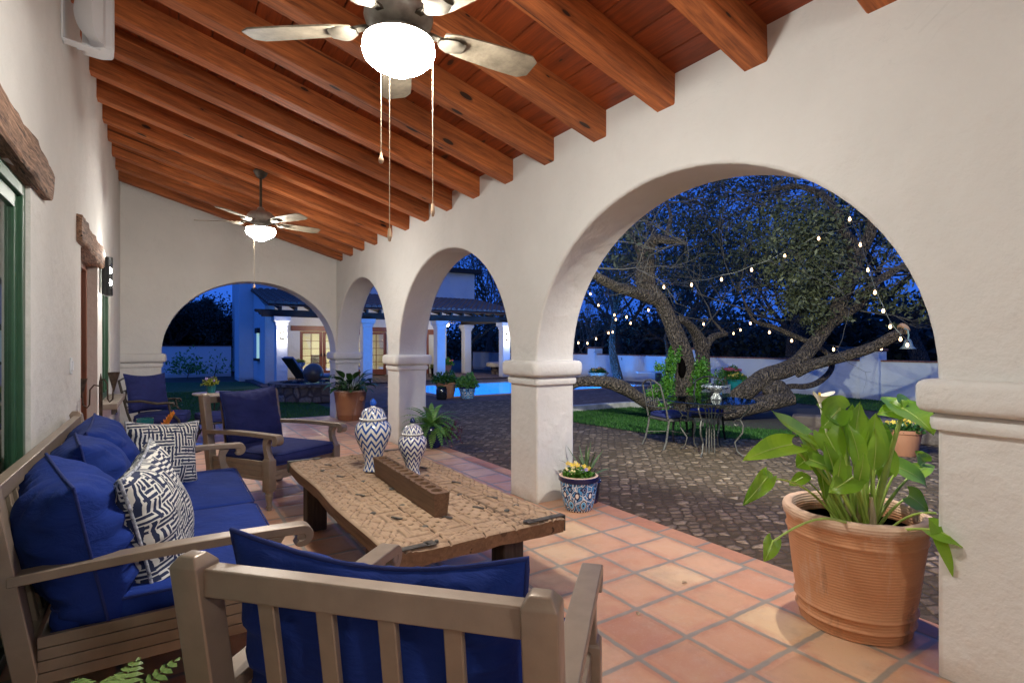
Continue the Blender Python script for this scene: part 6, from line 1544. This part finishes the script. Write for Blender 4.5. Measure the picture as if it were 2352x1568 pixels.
# trees and shrubs between pool and wall
bg_tree((15.0, 15.4, -.05), 7.5, 41, 'straight trunked tree standing at the far end of the pool', .5, 3500, .10, 'lf_far', 3, .17, 'trees inside the yard wall', stems=1)
bg_tree((15.6, 13.6, -.05), 5, 43, 'slim crooked tree right of the straight trunk at the pool end', .5, 1500, .09, 'lf_far', 2, .09, 'trees inside the yard wall', lean=.25)
bg_tree((17.4, 19.5, -.05), 4.2, 47, 'pale multi-stemmed bare shrub tree beyond the pool', .35, 0, .1, 'lf_far', 3, .05, 'trees inside the yard wall', bare=True, stems=6, nb=3)
bg_tree((14.6, 26.8, -.05), 8.5, 51, 'leafless tree beside the pool house roof', .6, 0, .1, 'lf_far', 4, .16, 'bare trees by the pool house', bare=True, nb=6)
bg_tree((17.5, 30, -.05), 10, 53, 'tall leafless tree behind the pool house', .6, 0, .1, 'lf_far', 4, .2, 'bare trees by the pool house', bare=True, nb=6)
bg_tree((20, 34, -.05), 10, 55, 'dark leafy tree far behind the pool house', .6, 6000, .18, group='trees behind the pool house')
# hedge line behind the side wall: dark crowns
for i, (x, y, h) in enumerate(((-5.5, 33, 4.0), (-2.2, 34, 4.4), (.8, 33, 4.5), (3.2, 35, 4.2), (-9, 35, 5.0))):
    bg_tree((x, y, -.1), h, 200 + i, ['bushy dark tree behind the side wall, leftmost but one', 'bushy dark tree behind the middle of the side wall', 'bushy dark tree behind the side wall near the chimney', 'tall bushy dark tree hugging the blue chimney', 'leftmost tall dark tree behind the side wall'][i], .75, 9000, .15, 'lf_far', 3, .14, 'dark trees behind the side wall', nb=8)
# far wood: one dark mass beyond both walls
np.random.seed(77); n = 60000; y = np.random.rand(n) * 70 - 15; x = 27 + np.random.rand(n) * 14 - .12 * np.maximum(0, y - 20)
top = 2.6 + 1.0 * np.sin(y * .55) + .9 * np.sin(y * 1.3 + 1) + .5 * np.sin(y * 3.1); z = np.random.rand(n) ** .8 * top
y2 = 34.5 + np.random.rand(30000) * 3; x2 = -16 + np.random.rand(30000) * 22; z2 = np.random.rand(30000) ** .8 * (3.3 + .4 * np.sin(x2 * 1.1) + .4 * np.sin(x2 * 2.7 + 2))
P = np.concatenate([np.column_stack([x, y, z]), np.column_stack([x2, y2, z2])])
tag(leaf_mesh('far_wood', M['lf_far'], None, P, .42, aspect=.6), kind='stuff')
# shrubs against the side wall
for i, (x, y, n_) in enumerate(((.9, 27.5, 500), (1.9, 27.2, 120))):
    t = empty('wall_shrub', (x, y, -.07), 0, ['leafy shrub at the foot of the side wall behind the patio armchair', 'sparse shrub at the foot of the side wall near the chimney'][i], 'shrub')
    bush_leaves(t, M['lf_fern'], n_, .9, 1.0, .25, .13, 60 + i, shell=.1); q = MB(); q.tube([(0, 0, 0), (.1, 0, .6)], .02, 5); q.build('stem', M['bark'], t)

# ---- string lights
ST = [("string of lit globe bulbs draped high from the right limb across to the left trunk", [(1600, 190, 9.6, 0), (1743, 282, 9.6, 1), (1805, 428, 9.7, 1), (1800, 330, 9.9, 0), (1565, 392, 10.2, 1), (1370, 492, 10.6, 1), (1180, 572, 10.9, 1), (1007, 627, 11.1, 1), (835, 658, 11.2, 1), (676, 671, 11.2, 1), (552, 728, 10.9, 1)]),
      ("string of lit globe bulbs hanging down the right side to the bell", [(1805, 428, 9.7, 0), (1848, 573, 9.5, 1), (1888, 702, 9.4, 1), (1936, 808, 9.3, 1), (1976, 898, 9.2, 1), (2035, 970, 9.1, 1), (2074, 1003, 9.1, 1)]),
      ("lowest string of lit bulbs crossing behind the leaning limbs", [(2074, 1003, 9.3, 0), (1924, 1022, 9.8, 1), (1650, 1028, 11.5, 1), (1410, 978, 12.5, 1), (1282, 930, 13, 1), (1173, 878, 13.5, 1), (904, 882, 14, 1), (835, 887, 14, 1), (587, 802, 14, 1)]),
      ("distant string of small lit bulbs beside the left trunk", [(1116, 916, 16, 1), (1076, 936, 16, 1), (900, 990, 17, 0), (485, 877, 15, 1), (462, 842, 14, 1), (392, 830, 15, 1), (300, 775, 15, 1), (254, 710, 15, 1)]),
      ("distant sagging string of small lit bulbs over the pool end", [(520, 870, 16, 0), (400, 856, 16, 1), (382, 928, 16, 1), (358, 933, 16, 1), (287, 967, 16, 1), (237, 992, 16, 1), (185, 990, 16, 1)])]
for lb, pts in ST:
    t = empty('string_lights', (0, 0, 0), 0, lb, 'string lights', 'festoon lights hung in the old tree')
    P = [RZ(x, y, d) + Vector((0, 0, .10)) for x, y, d, b in pts]; cab = []
    for i in range(len(P) - 1):
        for k in range(8): u = k / 8; cab.append(P[i].lerp(P[i + 1], u) - Vector((0, 0, .06 * math.sin(PI * u) * (P[i + 1] - P[i]).length)))
    cab.append(P[-1]); q = MB(); q.tube(cab, .006, 4); q.build('cable', M['chrome'], t)
    for (x, y, d, b), p in zip(pts, P):
        if not b: continue
        q = MB(); q.lathe([(.012, .0), (.016, -.01), (.016, -.05), (.012, -.055)], p, 10); s_ = q.build('socket', M['chrome'], t, True)
        q = MB(); q.lathe([(.004, -.05), (.012, -.06), (.021, -.085), (.023, -.10), (.015, -.12), (.001, -.127)], p, 12); q.build('bulb', M['bulb'], s_, True)
# bell at the limb end
t = empty('hanging_bell', RZ(2058, 925, D2 - 1.35), 0, 'small verdigris bell on a scrolled bracket at the cut limb end', 'bell')
q = MB(); q.tube([(0, 0, .06), (.05, -.03, .03), (.06, -.04, -.06), (.03, -.04, -.13)], .012, 8); q.build('bracket', plain('verdigris', (.22, .33, .32), .6, .3), t, True)
q = MB(); q.lathe([(.001, -.12), (.04, -.125), (.06, -.17), (.075, -.24), (.12, -.29), (.115, -.29), (.06, -.24)], (.03, -.04, 0), 20); q.build('bell', plain('verdigris_bell', (.20, .27, .27), .5, .5), t, True)
# white bench by the pool end
t = empty('diving_board', (15.1, 13.95, -.10), R(-33), 'white diving board plank at the pool end before the straight trunk', 'diving board')
q = MB(); q.span((-.45, -.2, .50), (.55, .2, .54)); q.build('board', M['white'], t, bevel=.01); q = MB(); q.span((.25, -.12, 0), (.45, .12, .5)); q.build('stand', M['grey_iron'], t, bevel=.02)
# parked dark car beyond the wall
t = empty('parked_car', (27, 12.2, -.1), R(25), 'dark parked car with faint headlights beyond the yard wall', 'car')
q = MB(); q.prism([(-2.1, .35), (2.1, .35), (2.15, .8), (1.3, .95), (.7, 1.42), (-.9, 1.45), (-1.7, .98), (-2.15, .9)], -.85, .85, 'y'); q.build('body', M['black'], t, bevel=.08, seg=3)
for x in (-1.35, 1.35):
    for y in (-.82, .82): q = MB(); q.lathe([(.001, -.1), (.32, -.1), (.32, .1), (.001, .1)], (x, y, .32), 20, 'y') if False else q.lathe([(.001, -.1), (.32, -.1), (.32, .1), (.001, .1)], (0, 0, 0), 20, 'y'); q.v = [(a + x, b + y, c + .32) for a, b, c in q.v]; q.build('wheel', M['black'], t, True, angle=40)
for y in (-.6, .6): q = MB(); q.ball((-2.15, y, .75), .06, 10, 6); q.build('headlight', emit('faint_headlight', (1, .9, .7), 3), t)

for k, (px, py) in enumerate(((1572, 1337), (1466, 1409))):
    p = gnd(px, py, .004); t = empty('fallen_leaf', p, R(40 * k), ['small dry leaf on the tiles nearer the middle column', 'small dry leaf on the tiles nearer the front armchair'][k], 'leaf')
    q = MB(); leafshape(q, (-.02, 0, .002), (1, 0, 0), (0, 0, 1), .045, .024, 'lance', .1, .5, n=6); q.build('blade', plain('dry_leaf', (.42, .30, .18), .8), t, True, angle=180)

M['bracket'] = plain('bracket_bronze', (.10, .085, .065), .5, .2, .2, 30)
# ------------------------------------------------------------------ ceiling fans
def fan(loc, mount_z, a0, label, chains, rot_extra=0):
    x, y, z = loc      # z = blade plane
    t = empty('ceiling_fan', (x, y, z), 0, label, 'ceiling fan', 'ceiling fans along the porch')
    h = mount_z - z
    q = MB(); q.lathe([(.001, h + .02), (.075, h + .02), (.085, h - .0), (.06, h - .05), (.03, h - .08), (.001, h - .08)], n=28); q.build('canopy', M['bronze'], t, True)
    q = MB(); q.lathe([(.016, .12), (.016, h - .06)], n=14); q.build('down_rod', M['bronze'], t, True)
    q = MB(); q.lathe([(.001, .17), (.035, .17), (.05, .14), (.07, .125), (.12, .11), (.155, .07), (.16, .03), (.15, .0), (.12, -.02), (.085, -.03), (.08, -.055), (.001, -.055)], n=40); q.build('motor_housing', M['pewter'], t, True, angle=50)
    q = MB(); q.lathe([(.001, -.03), (.075, -.03), (.08, -.055), (.155, -.075), (.165, -.088), (.15, -.092), (.001, -.08)], n=40); q.build('lamp_fitter', M['pewter'], t, True, angle=40)
    q = MB(); q.lathe([(.150, -.080), (.164, -.10), (.168, -.125), (.158, -.155), (.125, -.185), (.085, -.205), (.06, -.222), (.03, -.236), (.001, -.24)], n=40); q.build('lamp_shade', M['lamp'], t, True)
    for k in range(5):
        a = R(a0 + 72 * k); rot = Matrix.Rotation(a, 4, 'Z')
        q = MB(); outl = []
        L0, L1 = .22, .74
        for i in range(13):
            u = i / 12; xx = L0 + (L1 - L0) * u; hw_ = .062 + .022 * math.sin(min(1, u * 1.3) * PI / 2)
            if u > .9: hw_ *= math.sqrt(max(0, 1 - ((u - .9) / .115) ** 2)) * .75 + .25
            if u < .12: hw_ *= .75 + .25 * (u / .12)
            outl.append((xx, hw_))
        up = [(a_, b_, 0) for a_, b_ in outl]; dn = [(a_, -b_, 0) for a_, b_ in reversed(outl)]
        ring = up + dn; n_ = len(ring)
        tw = Matrix.Rotation(R(-12), 4, 'X')
        vs = [tw @ Vector((p[0], p[1], .004)) for p in ring] + [tw @ Vector((p[0], p[1], -.004)) for p in ring]
        q.add([v_ + Vector((0, 0, -.01)) for v_ in vs], [tuple(range(n_)), tuple(reversed(range(n_, 2 * n_)))] + [(i, n_ + i, n_ + (i + 1) % n_, (i + 1) % n_) for i in range(n_)])
        q.xform(rot); bl = q.build('blade', M['blade'], t)
        q = MB(); q.bar((.12, 0, -.0), (.24, 0, -.012), .035, .012); 
        rs = []
        for i in range(9):
            u = i / 8; w_ = .018 + .042 * math.sin(min(1, u * 1.15) * PI * .8) ; rs.append([(.20 + .13 * u, w_ * math.cos(2 * PI * j / 12), -.022 + .012 * math.sin(2 * PI * j / 12) - .006 * math.sin(PI * u)) for j in range(12)])
        q.rings(rs); q.xform(rot); q.build('blade_bracket', M['bracket'], bl, True, angle=50)
    for (dx, dy, z0, z1, kn) in chains:
        q = MB()
        n_ = max(6, int((z0 - z1) / .012)); q.tube([(dx, dy, z0 - (z0 - z1) * i / n_) for i in range(n_ + 1)], [.0022 if i % 2 else .0014 for i in range(n_ + 1)], 6); c_ = q.build('pull_chain', M['brass'], t, True)
        q = MB(); q.lathe([(.001, .025), (.004, .024), (.0075, .005), (.011, -.006), (.012, -.016), (.008, -.026), (.001, -.028)] if kn else [(.001, .03), (.007, .028), (.010, -.006), (.0105, -.012), (.006, -.03), (.001, -.032)], (dx, dy, z1 - .02), 12); q.build('chain_knob', M['knob'], c_, True)
    return t
M['brass'] = plain('chain_brass', (.55, .45, .32), .4, .5, .1)
M['knob'] = plain('pull_knob', (.50, .34, .22), .4)
# chains placed as in the photo on the near fan
fan((.926, 2.40, 2.94), zb(.93) + .0, -2, 'weathered five-blade ceiling fan with lit bowl, nearest, hanging over the coffee table',
    [(-.075, .03, -.22, 2.335 - 2.94, 1), (-.045, .0, -.23, 1.975 - 2.94, 0), (.150, -.05, -.12, 2.106 - 2.94, 0)])
fan((1.006, 7.2, 2.95), zb(1.006), 12, 'five-blade ceiling fan with lit bowl on a long rod near the end arch',
    [(-.08, -.05, -.2, 2.17 - 2.95, 1)])
fan((.93, -2.4, 2.94), zb(.93), 30, 'added ceiling fan, unseen behind the viewer, lighting the near end of the porch', [(-.06, 0, -.2, -.6, 1)])  # unseen fan added for its light on the near furniture
# ------------------------------------------------------------------ wall sconce: half cylinder with two bulbs
def sconce(loc, label):
    t = empty('wall_sconce', loc, 0, label, 'wall light')
    q = MB(); nseg = 18; r_ = .075
    def arc(a0, a1, z0, z1):
        rs = []
        for i in range(nseg + 1):
            a = R(a0 + (a1 - a0) * i / nseg); rs.append([(r_ * math.cos(a), r_ * math.sin(a), z0), (r_ * math.cos(a), r_ * math.sin(a), z1)])
        q.rings(rs, closed=False)
    arc(-90, 90, -.21, -.125); arc(-90, 90, .125, .21); arc(-90, -48, -.125, .125); arc(22, 90, -.125, .125)
    q.build('shade', M['black'], t, True)
    q = MB(); q.box((-.01, 0, 0), (.02, .14, .40)); q.build('back_plate', M['black'], t)
    for dz in (-.065, .065):
        q = MB(); q.ball((.045, -.012, dz), .023, 12, 8, (1, 1, 1.5)); q.build('bulb', M['sconce_bulb'], t, True)
    q = MB(); q.lathe([(.055, -.12), (.055, .12)], (.0, 0, 0), 20, cap0=False, cap1=False); q.build('glass_tube', M['clear'], t, True)
    lamp('glow', 'POINT', (.05, 0, .25), 7, (1, .93, .84), t, .02); lamp('glow', 'POINT', (.05, 0, -.25), 4, (1, .93, .84), t, .02)
    return t
sconce((XW + .04, 7.36, 2.19), 'black half-round metal sconce with two bright bulbs on the house wall')
# ------------------------------------------------------------------ speaker
t = empty('wall_speaker', (XW, 4.85, 3.72), 0, 'white outdoor loudspeaker on a bracket high on house wall', 'speaker')
q = MB(); pts = [(.10, -.02), (.08, .14), (.20, .16), (.27, .12), (.285, -.06), (.20, -.10)]
q.prism([(x, y) for x, y in pts], -.17, .22, 'z'); q.build('cabinet', M['white'], t, bevel=.02, seg=3)
q = MB(); rs = []
for i in range(17):
    a = -1 + 2 * i / 16; k = math.sqrt(max(0, 1 - a * a)); zz = .03 + .20 * a
    rs.append([(.205 - .145 * k, -.10 - .02 * k, zz), (.205 - .10 * k, -.14 - .03 * k, zz), (.205 - .04 * k, -.155 - .03 * k, zz), (.225, -.13 - .02 * k, zz), (.235, -.09, zz), (.15, -.04, zz)])
q.rings(rs); q.build('grille', M['white'], t, True)
q = MB(); q.box((.006, -.12, 0), (.012, .10, .42)); q.bar((.0, -.12, -.205), (.2, -.06, -.205), .08, .01); q.box((.1, -.05, -.19), (.06, .06, .03)); q.build('bracket', M['white'], t, bevel=.003)

# yard flood lamps under the porch eave (outside face of the arcade); the turned-down one is added to brighten the near paving
for i, (y, ax, ay, e) in enumerate(((2.5, 13, 7, 1600), (6.2, 15, 10, 420), (1.9, 5.6, 2.8, 420))):
    t = empty('flood_lamp', (3.34, y, 2.95), 0, ['small flood lamp on the outer arcade wall facing the big tree', 'small flood lamp on the outer arcade wall facing the pool', 'added flood lamp, unseen on the outer arcade wall, brightening the near paving'][i], 'flood lamp')
    q = MB(); q.lathe([(.03, -.05), (.05, -.05), (.05, 0)], (0, 0, 0), 14, 'x'); q.build('mount', M['black'], t)
    q = MB(); q.lathe([(.03, .0), (.07, .12), (.065, .12), (.02, .03)], (0, 0, 0), 16, 'x'); q.build('head', M['black'], t, True)
    lamp('beam', 'SPOT', (.14, 0, 0), e, ((.93, 1, .84), (.93, 1, .84), (1, .92, .76))[i], t, .04, R((135, 80, 150)[i]), None)
    bpy.data.objects[-1] if False else None
    lo = [c_ for c_ in t.children if c_.type == 'LIGHT'][0]; lo.rotation_euler = (Vector((ax, ay, (2.6, 2.6, 0)[i])) - Vector((3.48, y, 2.95))).to_track_quat('-Z', 'Y').to_euler()
# pool-house veranda fans and room lamp
for x in (6.2, 11.2):
    t = empty('veranda_fan', (x, 22.9, 2.42), 0, 'small ceiling fan with a light %s' % ('in front of the french doors' if x < 8 else 'near the veranda side door'), 'ceiling fan', 'fans under the veranda roof')
    q = MB(); q.lathe([(.001, .55), (.02, .55), (.02, .1), (.1, .08), (.1, 0), (.001, -.01)], n=16); q.build('motor', M['bronze'], t, True)
    for k in range(5):
        a = R(20 + 72 * k); q = MB(); q.bar((.1 * math.cos(a), .1 * math.sin(a), .04), (.62 * math.cos(a), .62 * math.sin(a), .04), .12, .01); q.build('blade', M['blade'], t)
    q = MB(); q.ball((0, 0, -.05), .12, 16, 8, (1, 1, .6)); q.build('lamp_shade', M['lamp_far'], t, True)
    lamp('glow', 'POINT', (0, 0, -.22), 75, (1, .86, .68), t, .1)
t = empty('room_lamp', (7.2, 27, 2.45), 0, 'ceiling lamp lighting the room behind the french doors', 'lamp')
q = MB(); q.lathe([(.001, .1), (.2, .1), (.22, .0), (.001, -.06)], n=20); q.build('shade', M['lamp_far'], t, True)
lamp('glow', 'AREA', (0, 0, -.1), 110, (1, .93, .74), t, 1.2)
